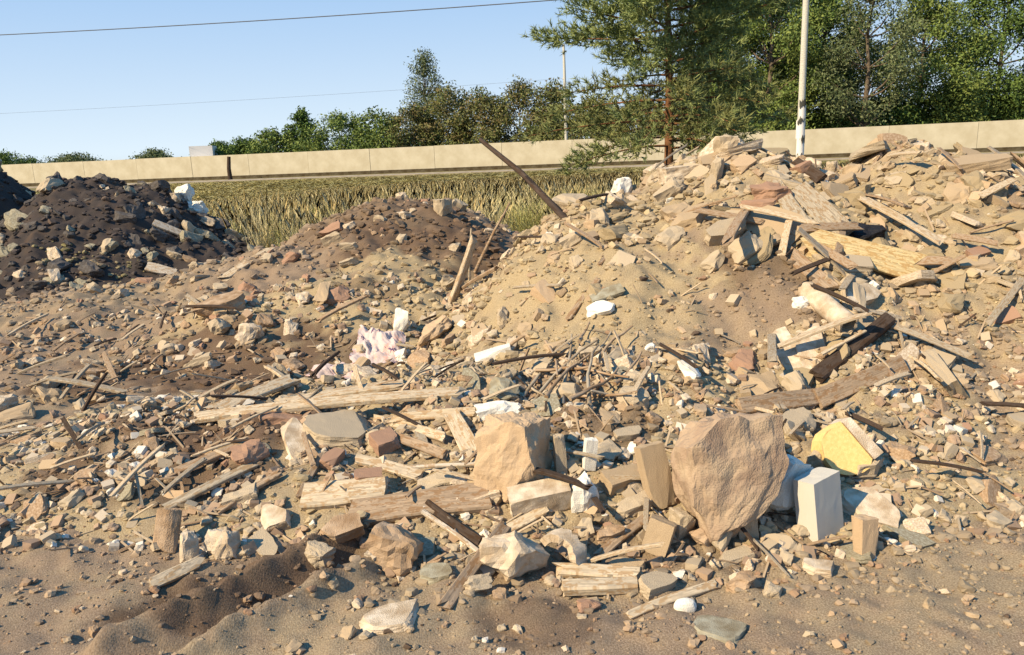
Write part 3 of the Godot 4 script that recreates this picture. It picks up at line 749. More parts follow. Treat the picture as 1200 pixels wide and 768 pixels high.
	["plaster_chunk", "cream stone beside the foot of the concrete lamp post", "plaster chunk", "plaster", "rock", false, 2.473, 0.065, -6.321, Vector3(0.11, 0.146, 0.11), 0, 0, -20],
	["concrete_chunk", "tan brick end on the crest beside the lamp post", "concrete chunk", "brick_tan", "rock", false, 2.821, 0.045, -6.315, Vector3(0.151, 0.146, 0.151), 10, 0, 0],
	["concrete_chunk", "brown earthy lump on the steep brown patch of heap", "concrete chunk", "brick", "rock", true, 1.304, 0.019, -4.204, Vector3(0.146, 0.088, 0.185), 0, 0, 0],
	["concrete_chunk", "pinkish flat lump left of the two tone slab", "concrete chunk", "brick_tan", "rock", true, 1.338, 0.019, -3.96, Vector3(0.212, 0.085, 0.215), 10, 0, 0],
	["plaster_chunk", "large cream chunk on the dark spoil heap's crest", "plaster chunk", "white", "rock", false, -5.183, 0.135, -12.61, Vector3(0.247, 0.291, 0.247), 0, 0, 20],
	["plaster_chunk", "cream boxy chunk beside the large cream chunk on the dark heap", "plaster chunk", "white", "rock", false, -4.977, 0.11, -12.535, Vector3(0.328, 0.261, 0.328), 0, 0, -10],
	["plaster_chunk", "small cream stone behind the large cream chunk", "plaster chunk", "plaster", "rock", false, -5.169, 0.065, -12.224, Vector3(0.134, 0.17, 0.134), 0, 0, 0],
	["concrete_chunk", "round grey stone on the dark spoil heap", "concrete chunk", "plaster", "rock", true, -4.662, 0.036, -12.549, Vector3(0.18, 0.162, 0.284), 0, 0, 0],
	["concrete_chunk", "flat grey stone below the round stone on the dark heap", "concrete chunk", "conc", "rock", true, -4.35, 0.035, -11.794, Vector3(0.262, 0.157, 0.107), 0, 0, 0],
	["concrete_chunk", "slim grey stone beside the round stone on the dark heap", "concrete chunk", "conc", "rock", true, -4.448, 0.036, -12.447, Vector3(0.275, 0.165, 0.138), 24, 0, 0],
	["concrete_chunk", "small grey stone above the board on the dark heap", "concrete chunk", "plaster", "rock", true, -5.134, 0.028, -11.643, Vector3(0.141, 0.127, 0.132), 0, 0, 0],
	["concrete_chunk", "grey flat stone low on the dark spoil heap", "concrete chunk", "conc", "rock", true, -4.725, 0.035, -10.884, Vector3(0.266, 0.16, 0.075), -10, 0, 0],
	["concrete_chunk", "pinkish flat stone lying below the grey stones of dark heap", "concrete chunk", "conc_pink", "rock", true, -4.539, 0.026, -10.879, Vector3(0.194, 0.116, 0.076), 0, 0, 0]]
const PLANKS := [
	["plank", "long light tan plank lying across the rubble bank", "plank", "wood_l", -1.729, 0.03, -4.002, -0.295, 0.03, -3.955, 0.085, 0.03, 14, 1],
	["plank", "second long plank resting on the long light tan plank", "plank", "wood_l", -1.358, 0.036, -4.26, -0.66, 0.036, -4.251, 0.12, 0.025, 8, 1],
	["plank", "short pale plank end sticking out left of the long planks", "plank", "wood_l", -1.712, 0.03, -4.138, -1.373, 0.042, -4.579, 0.1, 0.03, 20, 1],
	["plank", "wide light board lying flat below the grey tan slab", "plank", "wood_l", -0.972, 0.03, -3.196, -0.6, 0.036, -3.189, 0.13, 0.035, 12, 0],
	["plank", "broad brown board lying below the splinter pile", "plank", "wood_b", -0.733, 0.024, -3.063, -0.126, 0.036, -3.081, 0.14, 0.04, 18, 0],
	["plank", "pale slat standing diagonal in the foreground soil", "slat", "wood_b", -0.281, 0.012, -2.43, -0.057, 0.03, -2.916, 0.05, 0.022, 30, 1],
	["plank", "thick yellowish board split at its end in front of the pipe shell", "plank", "wood_l", 0.138, 0.024, -2.631, 0.445, 0.036, -2.58, 0.055, 0.035, 20, 1],
	["plank", "round edged pale board under the split yellowish board", "plank", "wood_l", 0.146, 0.018, -2.525, 0.42, 0.018, -2.543, 0.06, 0.04, 10, 0],
	["lath", "thin tan lath lying in front of the white cobble", "lath", "wood_l", 0.37, 0.012, -2.393, 0.711, 0.018, -2.544, 0.035, 0.015, 20, 1],
	["plank", "pale plank sliver at the left edge of the rubble bank", "plank", "wood_l", -1.438, 0.012, -2.692, -1.301, 0.024, -2.822, 0.05, 0.02, 25, 1],
	["plank", "brown board running into the heap under the dark beam", "plank", "wood_b", 1.125, 0.036, -3.661, 1.628, 0.054, -3.84, 0.09, 0.03, 40, 0],
	["plank", "weathered brown board lying right of the dark beam", "plank", "wood_b", 1.576, 0.06, -3.798, 2.118, 0.06, -3.979, 0.1, 0.025, 30, 0],
	["beam", "charred dark beam propped on the right of the heap", "beam", "wood_d", 1.624, 0.042, -3.961, 2.171, 0.072, -4.3, 0.085, 0.08, 15, 0],
	["lath", "thin pale lath on top of the charred dark beam", "lath", "wood_l", 1.676, 0.084, -4.011, 1.965, 0.09, -4.143, 0.02, 0.012, 0, 0],
	["plank", "wide yellow board jutting from the heap's right shoulder", "plank", "wood_y", 1.986, 0.06, -5.016, 2.617, 0.072, -4.851, 0.2, 0.03, 38, 1],
	["plank", "grey board lying above the wide yellow board", "plank", "wood_g", 2.114, 0.06, -5.638, 2.278, 0.048, -5.179, 0.16, 0.03, 35, 0],
	["plank", "pale strip of board below the grey board", "plank", "wood_g", 2.04, 0.036, -5.327, 2.155, 0.03, -5.132, 0.05, 0.02, 20, 1],
	["plank", "long dusty plank running down the heap beside the pink lumps", "plank", "wood_g", 1.978, 0.048, -5.778, 2.04, 0.036, -4.982, 0.11, 0.03, 20, 0],
	["plank", "lower dusty plank running down toward the hollow tube", "plank", "wood_b", 1.823, 0.03, -5.069, 1.941, 0.03, -4.579, 0.1, 0.03, 20, 1],
	["lath", "slim light lath sticking out at the heap top", "lath", "wood_l", 1.968, 0.044, -6.698, 2.11, 0.03, -5.79, 0.05, 0.02, 10, 1],
	["lath", "slim light lath beside the first at the heap top", "lath", "wood_l", 2.057, 0.084, -6.608, 2.247, 0.036, -5.992, 0.04, 0.02, 0, 1],
	["lath", "brown lath leaning over the pink dusty lump", "lath", "wood_b", 1.867, 0.03, -6.646, 1.932, 0.03, -5.893, 0.05, 0.02, 30, 1],
	["plank", "dark board end leaning behind the grey board", "plank", "wood_d", 2.252, 0.048, -6.1, 2.361, 0.036, -5.823, 0.09, 0.03, 50, 0],
	["lath", "curved pale lath arching over the grey board", "lath", "wood_l", 2.193, 0.06, -5.684, 2.734, 0.072, -6.506, 0.025, 0.015, 0, 1],
	["plank", "thick light board standing up at the heap's left foot", "plank", "wood_l", -0.551, 0, -6.838, -0.323, 0.44, -7.088, 0.1, 0.04, 60, 1],
	["lath", "thin stick leaning on the light standing board", "lath", "wood_b", -0.52, 0.03, -7.121, -0.109, 0.048, -6.255, 0.045, 0.03, 0, 1],
	["plank", "splinter board lying across the splinter pile", "plank", "wood_l", -0.756, 0.03, -3.924, -0.362, 0.036, -3.573, 0.05, 0.02, 20, 1],
	["plank", "pale curved splinter in the splinter pile", "plank", "wood_l", -0.64, 0.036, -3.814, -0.214, 0.042, -3.761, 0.05, 0.02, 35, 1],
	["plank", "flat triangular splinter leaning beside masonry block", "plank", "wood_l", -0.328, 0.048, -3.726, -0.187, 0.018, -3.357, 0.09, 0.02, 10, 1],
	["plank", "tan splinter beneath the pale curved splinter", "plank", "wood_b", -0.679, 0.03, -3.645, -0.353, 0.03, -3.429, 0.05, 0.02, 30, 1],
	["plank", "greyish splinter steep in the splinter pile", "plank", "wood_g", -0.599, 0.048, -4.074, -0.439, 0.03, -3.474, 0.05, 0.02, 0, 1],
	["plank", "broad splinter piece left in the splinter pile", "plank", "wood_l", -0.766, 0.03, -3.448, -0.466, 0.03, -3.322, 0.06, 0.02, 10, 1],
	["lath", "thin white lath lying level across the splinter pile", "lath", "wood_w", -0.544, 0.036, -3.38, -0.115, 0.042, -3.313, 0.018, 0.012, 0, 0],
	["lath", "thin pale rod slanting over the broad brown board", "lath", "wood_w", -0.412, 0.036, -3.015, -0.169, 0.024, -2.808, 0.02, 0.015, 0, 0],
	["plank", "dark plank edge behind the thin pale rod", "plank", "wood_d", -0.404, 0.03, -3.057, -0.17, 0.012, -2.868, 0.05, 0.02, 40, 0],  # dark strip of board parallel to the pale rod
	["plank", "brown slat steep on the left rubble bank", "plank", "wood_b", -0.994, 0.012, -3.221, -0.946, 0.036, -3.476, 0.03, 0.02, 20, 1],
	["plank", "thin brown slat among the left bank stones", "plank", "wood_b", -1.353, 0.018, -3.176, -1.111, 0.03, -3.343, 0.035, 0.02, 10, 1],
	["plank", "grey slat half buried in left dark soil", "plank", "wood_g", -1.61, 0.012, -3.239, -1.269, 0.018, -3.471, 0.05, 0.02, 10, 1],
	["plank", "low brown slat half buried behind the grey slat", "plank", "wood_b", -1.726, 0.012, -3.468, -1.372, 0.018, -3.673, 0.05, 0.02, 10, 1],
	["plank", "pale brown slat pushed in soil beside the foam block", "plank", "wood_b", 0.298, 0.018, -2.744, 0.534, 0.03, -2.924, 0.04, 0.02, 10, 1],
	["plank", "short board leaning left of the pipe shell", "plank", "wood_l", -0.114, 0.018, -2.872, 0.11, 0.036, -2.979, 0.045, 0.02, 10, 1],
	["plank", "pale board lying on the dark spoil heap", "plank", "wood_w", -5.17, 0.03, -11.313, -4.732, 0.03, -11.462, 0.12, 0.04, 20, 0],
	["plank", "white board low on the dark spoil heap", "plank", "wood_w", -4.955, 0.03, -10.452, -4.588, 0.03, -10.493, 0.14, 0.04, 20, 0],
	["plank", "thin light board along the mound's left flank", "plank", "wood_l", -2.955, 0.018, -7.874, -2.62, 0.024, -8.472, 0.1, 0.03, 20, 1],
	["plank", "reddish brown slat diagonal on the sandy slope", "plank", "wood_b", 0.362, 0.012, -4.86, 0.596, 0.018, -5.078, 0.04, 0.025, 20, 1],
	["plank", "brown slat diagonal above the reddish slat", "plank", "wood_b", 0.62, 0.012, -5.269, 0.791, 0.018, -5.543, 0.03, 0.02, 20, 1]]
const STICKS := [
	["stick", "thin bare stick leaning up from the mound's right flank", "stick", "wood_b", -0.363, 0.02, -7.866, 0.036, 0.764, -7.966, 0.022, 0.01, 0.02],
	["stick", "thin grey stick upright behind the standing board", "stick", "wood_g", -0.409, 0.02, -7.638, -0.366, 0.549, -7.738, 0.014, 0.01, 0.01],
	["twig", "thin dry brown twig in the tangled twig pile on the slope", "twig", "wood_g", 0.083, 0.02, -3.88, 0.495, 0.05, -4.362, 0.012, 0.006, 0.03],
	["twig", "thin dry brown twig in the tangled twig pile on the slope", "twig", "wood_b", 0.124, 0.04, -4.199, 0.473, 0.08, -3.987, 0.012, 0.006, 0.03],
	["twig", "thin dry brown twig in the tangled twig pile on the slope", "twig", "wood_b", 0.158, 0.06, -3.765, 0.431, 0.05, -4.245, 0.012, 0.006, 0.03],
	["twig", "thin dry brown twig in the tangled twig pile on the slope", "twig", "wood_g", 0.246, 0.02, -3.765, 0.367, 0.08, -4.505, 0.012, 0.006, 0.03],
	["twig", "thin dry brown twig in the tangled twig pile on the slope", "twig", "wood_b", 0.384, 0.04, -3.815, 0.623, 0.05, -4.344, 0.012, 0.006, 0.03],
	["twig", "thin dry brown twig in the tangled twig pile on the slope", "twig", "wood_b", 0.242, 0.06, -4.363, 0.582, 0.08, -3.793, 0.012, 0.006, 0.03],
	["twig", "thin dry brown twig in the tangled twig pile on the slope", "twig", "wood_g", 0.04, 0.02, -3.985, 0.339, 0.05, -4.433, 0.012, 0.006, 0.03],
	["twig", "thin dry brown twig in the tangled twig pile on the slope", "twig", "wood_b", 0.467, 0.04, -4.132, 0.716, 0.08, -4.421, 0.012, 0.006, 0.03],
	["twig", "thin dry brown twig in the tangled twig pile on the slope", "twig", "wood_b", 0.269, 0.06, -3.615, 0.555, 0.05, -3.942, 0.012, 0.006, 0.03],
	["twig", "thin dry brown twig in the tangled twig pile on the slope", "twig", "wood_g", 0.363, 0.02, -3.617, 0.482, 0.08, -4.252, 0.012, 0.006, 0.03],
	["twig", "thin dry brown twig in the tangled twig pile on the slope", "twig", "wood_b", 0.207, 0.04, -4.63, 0.245, 0.05, -4.044, 0.012, 0.006, 0.03],
	["twig", "thin dry brown twig in the tangled twig pile on the slope", "twig", "wood_b", 0.516, 0.06, -3.799, 0.709, 0.08, -4.09, 0.012, 0.006, 0.03],
	["twig", "thin dry brown twig in the tangled twig pile on the slope", "twig", "wood_g", 0.048, 0.02, -4.333, 0.161, 0.05, -3.819, 0.012, 0.006, 0.03],
	["twig", "thin dry brown twig in the tangled twig pile on the slope", "twig", "wood_b", 0.236, 0.04, -3.925, 0.611, 0.08, -3.627, 0.012, 0.006, 0.03],
	["twig", "thin dry brown twig in the tangled twig pile on the slope", "twig", "wood_b", 0.398, 0.06, -4.403, 0.478, 0.05, -4.657, 0.012, 0.006, 0.03],
	["twig", "thin dry brown twig in the tangled twig pile on the slope", "twig", "wood_g", 0.341, 0.02, -4.016, 0.592, 0.08, -4.483, 0.012, 0.006, 0.03]]

const TONES := {"conc": "tan", "plaster": "cream", "brick_tan": "pinkish tan", "conc_pink": "brown", "brick": "reddish", "brick_o": "orange tan", "white": "white", "slate": "greenish grey", "wood_b": "brown", "wood_l": "light", "wood_d": "dark", "wood_g": "grey", "dusty": "sandy", "tar": "dark grey"}

func scatter(called: String, label: String, category: String, group: String, meshes: Array, mats: Array, n: int, lo: float, hi: float, area: Rect2, on: Array, min_h: float, squash: Vector3, seed_: int, embed := 0.3, jitter := 0.25) -> void:
	var g := RandomNumberGenerator.new(); g.seed = seed_
	var made := 0; var tries := 0
	while made < n and tries < n * 40:
		tries += 1
		var x := g.randf_range(area.position.x, area.end.x); var z := g.randf_range(area.position.y, area.end.y)
		if on.size() and mounds(on, x, z) < min_h: continue
		if not on.size() and maxf(mounds(HEAP, x, z), mounds(MOUND, x, z)) > min_h: continue
		if z > -2.0 + absf(x) * 0.0 or n_tone.get_noise_2d(x * 2.5, z * 2.5 + 7.0) + g.randf_range(-0.35, 0.35) < -0.05: continue
		if is_bare(x, z) and g.randf() < 0.72: continue
		var s := lo * pow(hi / lo, pow(g.randf(), 1.7)) * (1.0 if z > -5.0 else 1.25)
		var up := normal_at(x, z, 0.06)
		up = (up + Vector3(g.randfn(), g.randfn(), g.randfn()) * jitter).normalized()
		var o := put(called, meshes[g.randi() % meshes.size()], mats[g.randi() % mats.size()])
		var sc := Vector3(squash.x * g.randf_range(0.8, 1.3), squash.y * g.randf_range(0.8, 1.2), squash.z * g.randf_range(0.8, 1.2)) * s
		o.transform = Transform3D(frame_on(up, g.randf() * 360.0, g.randfn() * 9.0, g.randfn() * 9.0).scaled_local(sc), Vector3(x, surf(x, z), z) + up * sc.y * (0.5 - embed))
		var tone := ""
		for k in TONES:
			if M[k] == o.material_override: tone = TONES[k]
		tag(o, (label % tone) + " near the " + near_what(x, z), category, group)
		made += 1

func _ready() -> void:
	# ---- camera, sky, sun, exposure
	var cam := Camera3D.new(); cam.name = "camera"; add_child(cam)
	cam.position = Vector3(0, EYE, 0)
	cam.rotation_order = EULER_ORDER_YXZ
	cam.rotation = Vector3(-0.23029, 0, -0.04276)
	cam.fov = 46.213; cam.near = 0.05; cam.far = 1500.0; cam.current = true
	var we := WorldEnvironment.new(); we.name = "environment"; add_child(we)
	var env := Environment.new(); we.environment = env
	var sky_m := ProceduralSkyMaterial.new()
	sky_m.sky_top_color = Color(0.24, 0.50, 0.73); sky_m.sky_horizon_color = Color(0.72, 0.77, 0.80); sky_m.sky_curve = 0.16
	sky_m.ground_bottom_color = Color(0.30, 0.25, 0.18); sky_m.ground_horizon_color = Color(0.70, 0.74, 0.76)
	sky_m.sun_angle_max = 0.0
	var sky := Sky.new(); sky.sky_material = sky_m
	env.background_mode = Environment.BG_SKY; env.sky = sky; env.background_energy_multiplier = 1.0
	env.tonemap_mode = Environment.TONE_MAPPER_LINEAR; env.tonemap_exposure = 1.68
	env.sdfgi_enabled = true; env.ssao_enabled = true; env.ssil_enabled = true
	var sun := DirectionalLight3D.new(); sun.name = "sun"; add_child(sun)
	sun.light_color = Color(1.0, 0.915, 0.77); sun.light_energy = 1.6; sun.light_angular_distance = 0.5; sun.shadow_enabled = true
	sun.look_at_from_position(Vector3(-0.67, 0.60, 0.42) * 50.0, Vector3.ZERO)

	rng.seed = 20
	n_big.seed = 4; n_big.frequency = 0.9; n_big.fractal_octaves = 3
	n_mid.seed = 11; n_mid.frequency = 3.4; n_mid.fractal_octaves = 4
	n_clod.seed = 17; n_clod.noise_type = FastNoiseLite.TYPE_CELLULAR; n_clod.frequency = 9.0; n_clod.fractal_octaves = 2
	n_clod.cellular_return_type = FastNoiseLite.RETURN_DISTANCE
	n_tone.seed = 23; n_tone.frequency = 0.55; n_tone.fractal_octaves = 4
	make_materials()
	build_terrain()
	build_wall()
	build_posts()
	build_trees()
	build_grass()
	build_rubble()
	build_fragments()

func build_terrain() -> void:
	var all := func(_a, _b): return true
	var gx := axis(-420.0, 420.0, -3.6, 2.6, 0.026, 1.08); var gz := axis(-420.0, 60.0, -5.6, -1.8, 0.026, 1.08)
	var g := put("ground", sheet(gx, gz, ground_y, tone_ground, all), M.soil)
	tag(g, "", "", "", "structure")
	var cover := func(list): return func(a, b): return maxf(maxf(mounds(list, a.x, a.z), mounds(list, b.x, b.z)), maxf(mounds(list, a.x, b.z), mounds(list, b.x, a.z))) > 0.0
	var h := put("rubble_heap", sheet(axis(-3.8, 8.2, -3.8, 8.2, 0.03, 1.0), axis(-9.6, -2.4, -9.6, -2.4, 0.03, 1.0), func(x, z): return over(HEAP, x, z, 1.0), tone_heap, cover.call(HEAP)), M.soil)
	tag(h, "main tall heap of sandy tan demolition soil full of rubble and boards", "rubble heap")
	var m := put("earth_mound", sheet(axis(-6.9, 1.6, -6.9, 1.6, 0.04, 1.0), axis(-12.2, -5.2, -12.2, -5.2, 0.04, 1.0), func(x, z): return over(MOUND, x, z, 1.15), tone_mound, cover.call(MOUND)), M.soil)
	tag(m, "low rounded mound of brown earth in front of the dry grass", "earth mound")
	var s := put("spoil_heap", sheet(axis(-12.4, -3.4, -12.4, -3.4, 0.05, 1.0), axis(-15.2, -8.6, -15.2, -8.6, 0.05, 1.0), func(x, z): return over(SPOIL, x, z, 1.6), tone_spoil, cover.call(SPOIL)), M.soil)
	tag(s, "blackish spoil heap with pale stones on it beside the dry grass", "spoil heap")

func build_wall() -> void:
	var a := Vector3(-32.2, 0, -69); var b := Vector3(25.4, 0, -54.5)
	var dir := (b - a).normalized(); var yaw := atan2(-dir.z, dir.x)
	var o := base("concrete_wall", a, yaw)
	tag(o, "long cream concrete panel wall running across behind the dry grass", "wall")
	var step := 5.5; var g := RandomNumberGenerator.new(); g.seed = 8
	var first := -9; var last := 15
	var panel := box(Vector3(step - 0.025, 1.74, 0.16))
	for i in range(first, last):
		var p := put("panel", panel, M.wall, o)
		p.position = Vector3((i + 0.5) * step, 1.13 + g.randf_range(-0.012, 0.012), g.randf_range(-0.012, 0.012))
		var f := put("base_block", box(Vector3(step - 0.01, 0.42, 0.34)), M.wall_dark, o)  # dark strip along the foot of the wall
		f.position = Vector3((i + 0.5) * step, 0.05, 0.0)
		var j := put("joint_post", box(Vector3(0.12, 1.70, 0.10)), M.wall_dark, o)
		j.position = Vector3(i * step, 1.10, -0.04)
	var side := Vector3(-dir.z, 0, dir.x)
	var road := BoxMesh.new(); road.size = Vector3(160, 0.06, 3.2)
	var r := put("road", road, M.road); r.position = a + dir * 28.0 + side * 4.4 + Vector3(0, 0.0, 0); r.rotation.y = yaw
	tag(r, "", "", "", "structure")
	# the dark timber post against the wall
	var tp := Vector3(-22.628, 0, -64.5)
	var post := put("timber_post", tube([Vector3(0, -0.2, 0), Vector3(-0.02, 0.9, 0), Vector3(0.10, 1.85, 0)], [0.20, 0.16, 0.14], 9), M.wood_d)
	post.position = tp; tag(post, "dark timber post standing against the cream concrete wall", "post")
	# the box truck beyond the wall
	var t := base("box_truck", Vector3(-29.644, 0, -78), 0.25)
	tag(t, "white box truck whose roof shows above the cream wall", "truck")
	var cargo := put("cargo_box", box(Vector3(2.1, 2.1, 4.4)), M.white_paint, t); cargo.position = Vector3(0, 1.95, 0)
	var cab := put("cab", box(Vector3(1.95, 1.5, 1.6)), M.white_paint, t); cab.position = Vector3(0, 1.25, 3.05)
	var ws := put("windscreen", box(Vector3(1.7, 0.6, 0.04)), M.glass, t); ws.position = Vector3(0, 1.6, 3.87)
	var ch := put("chassis", box(Vector3(0.9, 0.2, 6.0)), M.rubber, t); ch.position = Vector3(0, 0.72, 0.6)
	for q in [[-0.85, 3.0], [0.85, 3.0], [-0.85, -1.2], [0.85, -1.2]]:
		var wm := CylinderMesh.new(); wm.top_radius = 0.42; wm.bottom_radius = 0.42; wm.height = 0.26
		var wh := put("wheel", wm, M.rubber, t); wh.position = Vector3(q[0], 0.42, q[1]); wh.rotation.z = PI / 2

func build_posts() -> void:
	# concrete lamp post behind the crest, pasted with bills low down
	var p := Vector3(7.139, 0, -19)
	var o := base("lamp_post", p); tag(o, "tall pale concrete lamp post with torn white bills low on it", "lamp post")
	put("shaft", tube([Vector3(0, -0.1, 0), Vector3(0, 1.6, 0), Vector3(0, 8.6, 0)], [0.088, 0.082, 0.060], 12), M.post, o)
	var arm := put("arm", tube([Vector3(0, 8.5, 0), Vector3(0.1, 8.9, 0.3), Vector3(0.15, 9.0, 1.1)], [0.03, 0.03, 0.03], 7), M.post, o)
	put("lantern", tube([Vector3(0.15, 9.0, 1.0), Vector3(0.16, 9.02, 1.3), Vector3(0.16, 8.98, 1.6)], [0.05, 0.11, 0.06], 9), M.post, o)
	var g := RandomNumberGenerator.new(); g.seed = 31
	for q in [[1.35, 0.36, 0.0, 2.4, "w"], [1.72, 0.42, 0.4, 2.6, "w"], [2.16, 0.34, -0.3, 2.2, "w"], [1.52, 0.12, -0.35, 1.0, "b"], [1.95, 0.10, 0.5, 1.2, "b"], [2.34, 0.12, 0.1, 1.4, "b"]]:
		put("bill", bill(q[0], q[1], q[2], q[3], 0.100 + 0.012 * g.randf() if q[4] == "w" else 0.116, g), M.white_paint if q[4] == "w" else M.bill, o)
	# slim far post by the wall
	var fp := base("utility_post", Vector3(5.218, 0, -66)); tag(fp, "slim pale post standing beyond the wall left of the pine", "post")
	put("shaft", tube([Vector3(0, -0.2, 0), Vector3(-0.02, 5.0, 0), Vector3(-0.04, 9.6, 0)], [0.15, 0.13, 0.10], 9), M.post, fp)
	var ins := put("insulator", tube([Vector3(-0.2, 6.9, 0), Vector3(-0.12, 6.95, 0), Vector3(0, 6.95, 0)], [0.05, 0.07, 0.03], 7), M.post, fp)
	# overhead cable: from the lamp post to a post out of view on the left
	var a := p + Vector3(0, 5.10, 0); var b := Vector3(-26.926, 0, -27) + Vector3(0, 6.00, 0)
	var pts := []; var rad := []
	for i in 25:
		var u := i / 24.0
		pts.append(a.lerp(b, u) - a - Vector3(0, 0.90 * u * (1.0 - u), 0)); rad.append(0.013)
	var c := put("overhead_cable", tube(pts, rad, 6, false), M.cable); c.position = a
	tag(c, "thick dark overhead cable crossing the blue sky to the lamp post", "cable")
	var np := base("utility_post", Vector3(-26.926, 0, -27)); tag(np, "pale concrete post carrying the left end of the thick cable", "post")
	put("shaft", tube([Vector3(0, -0.2, 0), Vector3(0, 4.0, 0), Vector3(0, 7.3, 0)], [0.13, 0.12, 0.10], 9), M.post, np)
	var wa := Vector3(5.218, 0, -66) + Vector3(-0.15, 6.95, 0); var wb := Vector3(-73.717, 0, -80) + Vector3(0, 7.0, 0)
	pts = []; rad = []
	for i in 25:
		var u := i / 24.0
		pts.append(wa.lerp(wb, u) - wa - Vector3(0, 1.2 * u * (1.0 - u), 0)); rad.append(0.008)
	var d := put("thin_wire", tube(pts, rad, 5, false), M.cable); d.position = wa
	tag(d, "faint thin wire low in the sky above the wall", "wire")

# a paper bill wrapped part way round the shaft
func bill(y: float, h: float, turn: float, span: float, r: float, g: RandomNumberGenerator) -> ArrayMesh:
	var st := SurfaceTool.new(); st.begin(Mesh.PRIMITIVE_TRIANGLES)
	var n := 10; var lo := []; var hi := []
	for i in n + 1:
		var a := PI * 0.5 + turn + (float(i) / n - 0.5) * span
		lo.append(Vector3(cos(a) * r, y - h * 0.5 + g.randf_range(-0.07, 0.07), sin(a) * r)); hi.append(Vector3(cos(a) * r, y + h * 0.5 + g.randf_range(-0.07, 0.07), sin(a) * r))
	for i in n:
		for v in [lo[i], hi[i], hi[i + 1], lo[i], hi[i + 1], lo[i + 1]]: st.add_vertex(v)
	st.generate_normals()
	return st.commit()

func build_trees() -> void:
	pine(Vector3(5.614, 0, -27))
	var deep := [Color(0.053, 0.085, 0.022), Color(0.072, 0.114, 0.027), Color(0.098, 0.141, 0.033)]
	var light := [Color(0.113, 0.153, 0.038), Color(0.145, 0.176, 0.046), Color(0.086, 0.124, 0.033)]
	var silver := [Color(0.098, 0.119, 0.055), Color(0.131, 0.147, 0.071), Color(0.072, 0.096, 0.040)]
	var dry := [Color(0.118, 0.125, 0.050), Color(0.132, 0.119, 0.044), Color(0.111, 0.119, 0.040), Color(0.095, 0.114, 0.035), Color(0.144, 0.114, 0.050)]
	var grp := "leafy trees beyond the wall"
	for t in [
		["maple_tree", "dark dense leafy tree rising beyond wall right behind the pine", Vector3(18.153, 0, -66), 15.0, 8.0, 2.0, 34, 36000, 0.135, deep, 1, 0.0],
		["leafy_tree", "bright green leafy tree beyond wall, seen left of lamp post", Vector3(20.611, 0, -62), 16.0, 8.5, 1.5, 36, 39000, 0.135, light, 2, 0.0],
		["leafy_tree", "deep green leafy tree beyond wall, seen right of lamp post", Vector3(25.711, 0, -64), 15.0, 8.0, 1.5, 34, 36000, 0.135, deep, 3, 0.0],
		["birch_tree", "thin silvery birch with open crown beyond the wall", Vector3(26.315, 0, -58), 14.0, 6.5, 3.0, 26, 15000, 0.11, silver, 4, 0.0],
		["leafy_tree", "leafy tree with yellowish low branches standing right of the birch", Vector3(33.542, 0, -64), 13.0, 8.5, 1.2, 34, 33000, 0.135, light, 5, 0.0],
		["leafy_tree", "broad dark tree at the far right end of the wall", Vector3(41.022, 0, -66), 15.0, 9.5, 1.4, 36, 36000, 0.135, deep, 6, 0.0],
		["leafy_tree", "tall pale tree standing behind the deep green trees", Vector3(30.101, 0, -82), 19.0, 9.0, 4.0, 30, 21000, 0.135, silver, 7, 0.0]]:
		tree(t[0], t[1], "tree", grp, t[2], t[3], t[4], t[5], t[6], t[7], t[8], t[9], t[10], t[11])
	tree("poplar_tree", "pointed dark tree rising above the shrubs beyond the wall", "tree", "", Vector3(-8.101, 0, -86), 12.6, 7.0, 2.5, 34, 11000, 0.12, silver, 11, 0.75)
	var sg := "shrubs along the far side of the wall"
	for s in [
		["low grey green shrub beside the white box truck", 208, 96, 2.9, 5.0, silver], ["low green shrub between the truck and dark timber post", 284, 86, 3.4, 4.0, deep], ["low green shrub just right of the dark timber post", 312, 80, 3.5, 5.0, deep],
		["olive green shrub left of the small pointed shrub", 345, 78, 4.2, 5.0, light], ["small pointed dark shrub rising from the shrub row", 377, 78, 6.4, 3.4, deep], ["yellowish green shrub right of the small pointed shrub", 420, 77, 5.7, 6.0, light],
		["rounded olive shrub below the pointed tree", 458, 76, 5.6, 5.6, light], ["dense shrub at the foot of the pointed tree", 500, 76, 6.0, 5.4, dry], ["tall thin brownish shrub right of the pointed tree", 540, 76, 7.7, 5.6, dry],
		["brownish dry shrub behind the leaning pole top", 578, 74, 7.2, 5.6, dry], ["dry brown green shrub left of the slim post", 618, 73, 7.6, 5.8, dry], ["olive shrub right behind the slim post", 655, 72, 7.2, 5.6, dry],
		["dry olive shrub seen through the pine's lower boughs", 700, 70, 5.6, 6.0, dry], ["dry shrub beyond the wall right at the pine trunk", 745, 70, 5.4, 6.0, dry], ["brown green shrub between the pine and the dark dense tree", 800, 66, 5.0, 6.0, dry],
		["dark undergrowth shrub left of the lamp post", 875, 66, 4.6, 6.0, deep], ["yellow green undergrowth shrub right of the lamp post", 975, 65, 4.4, 5.4, light], ["green undergrowth shrub below the birch", 1030, 64, 4.4, 5.4, deep],
		["green undergrowth shrub past the birch along the wall", 1095, 64, 4.6, 5.6, light], ["last undergrowth shrub at the wall's right end", 1175, 64, 4.4, 6.0, deep],
		["grey green shrub far along the wall left of the truck", 120, 100, 3.0, 6.0, silver], ["grey green shrub at the wall's far left end", 40, 98, 3.4, 6.0, deep]]:
		var at := far_at(s[1], s[2])
		tree("shrub", s[0], "shrub", sg, at, s[3], s[4] * 1.25, 0.6, 22, 11000, 0.14, s[5], 100 + int(s[1]), 0.55 if "pointed dark" in s[0] else 0.15, M.bark_grey, 0.012)

func far_at(px: float, depth: float) -> Vector3:
	return Vector3((px - 600.0) / 900.0 * depth * 1.02, 0, -depth)

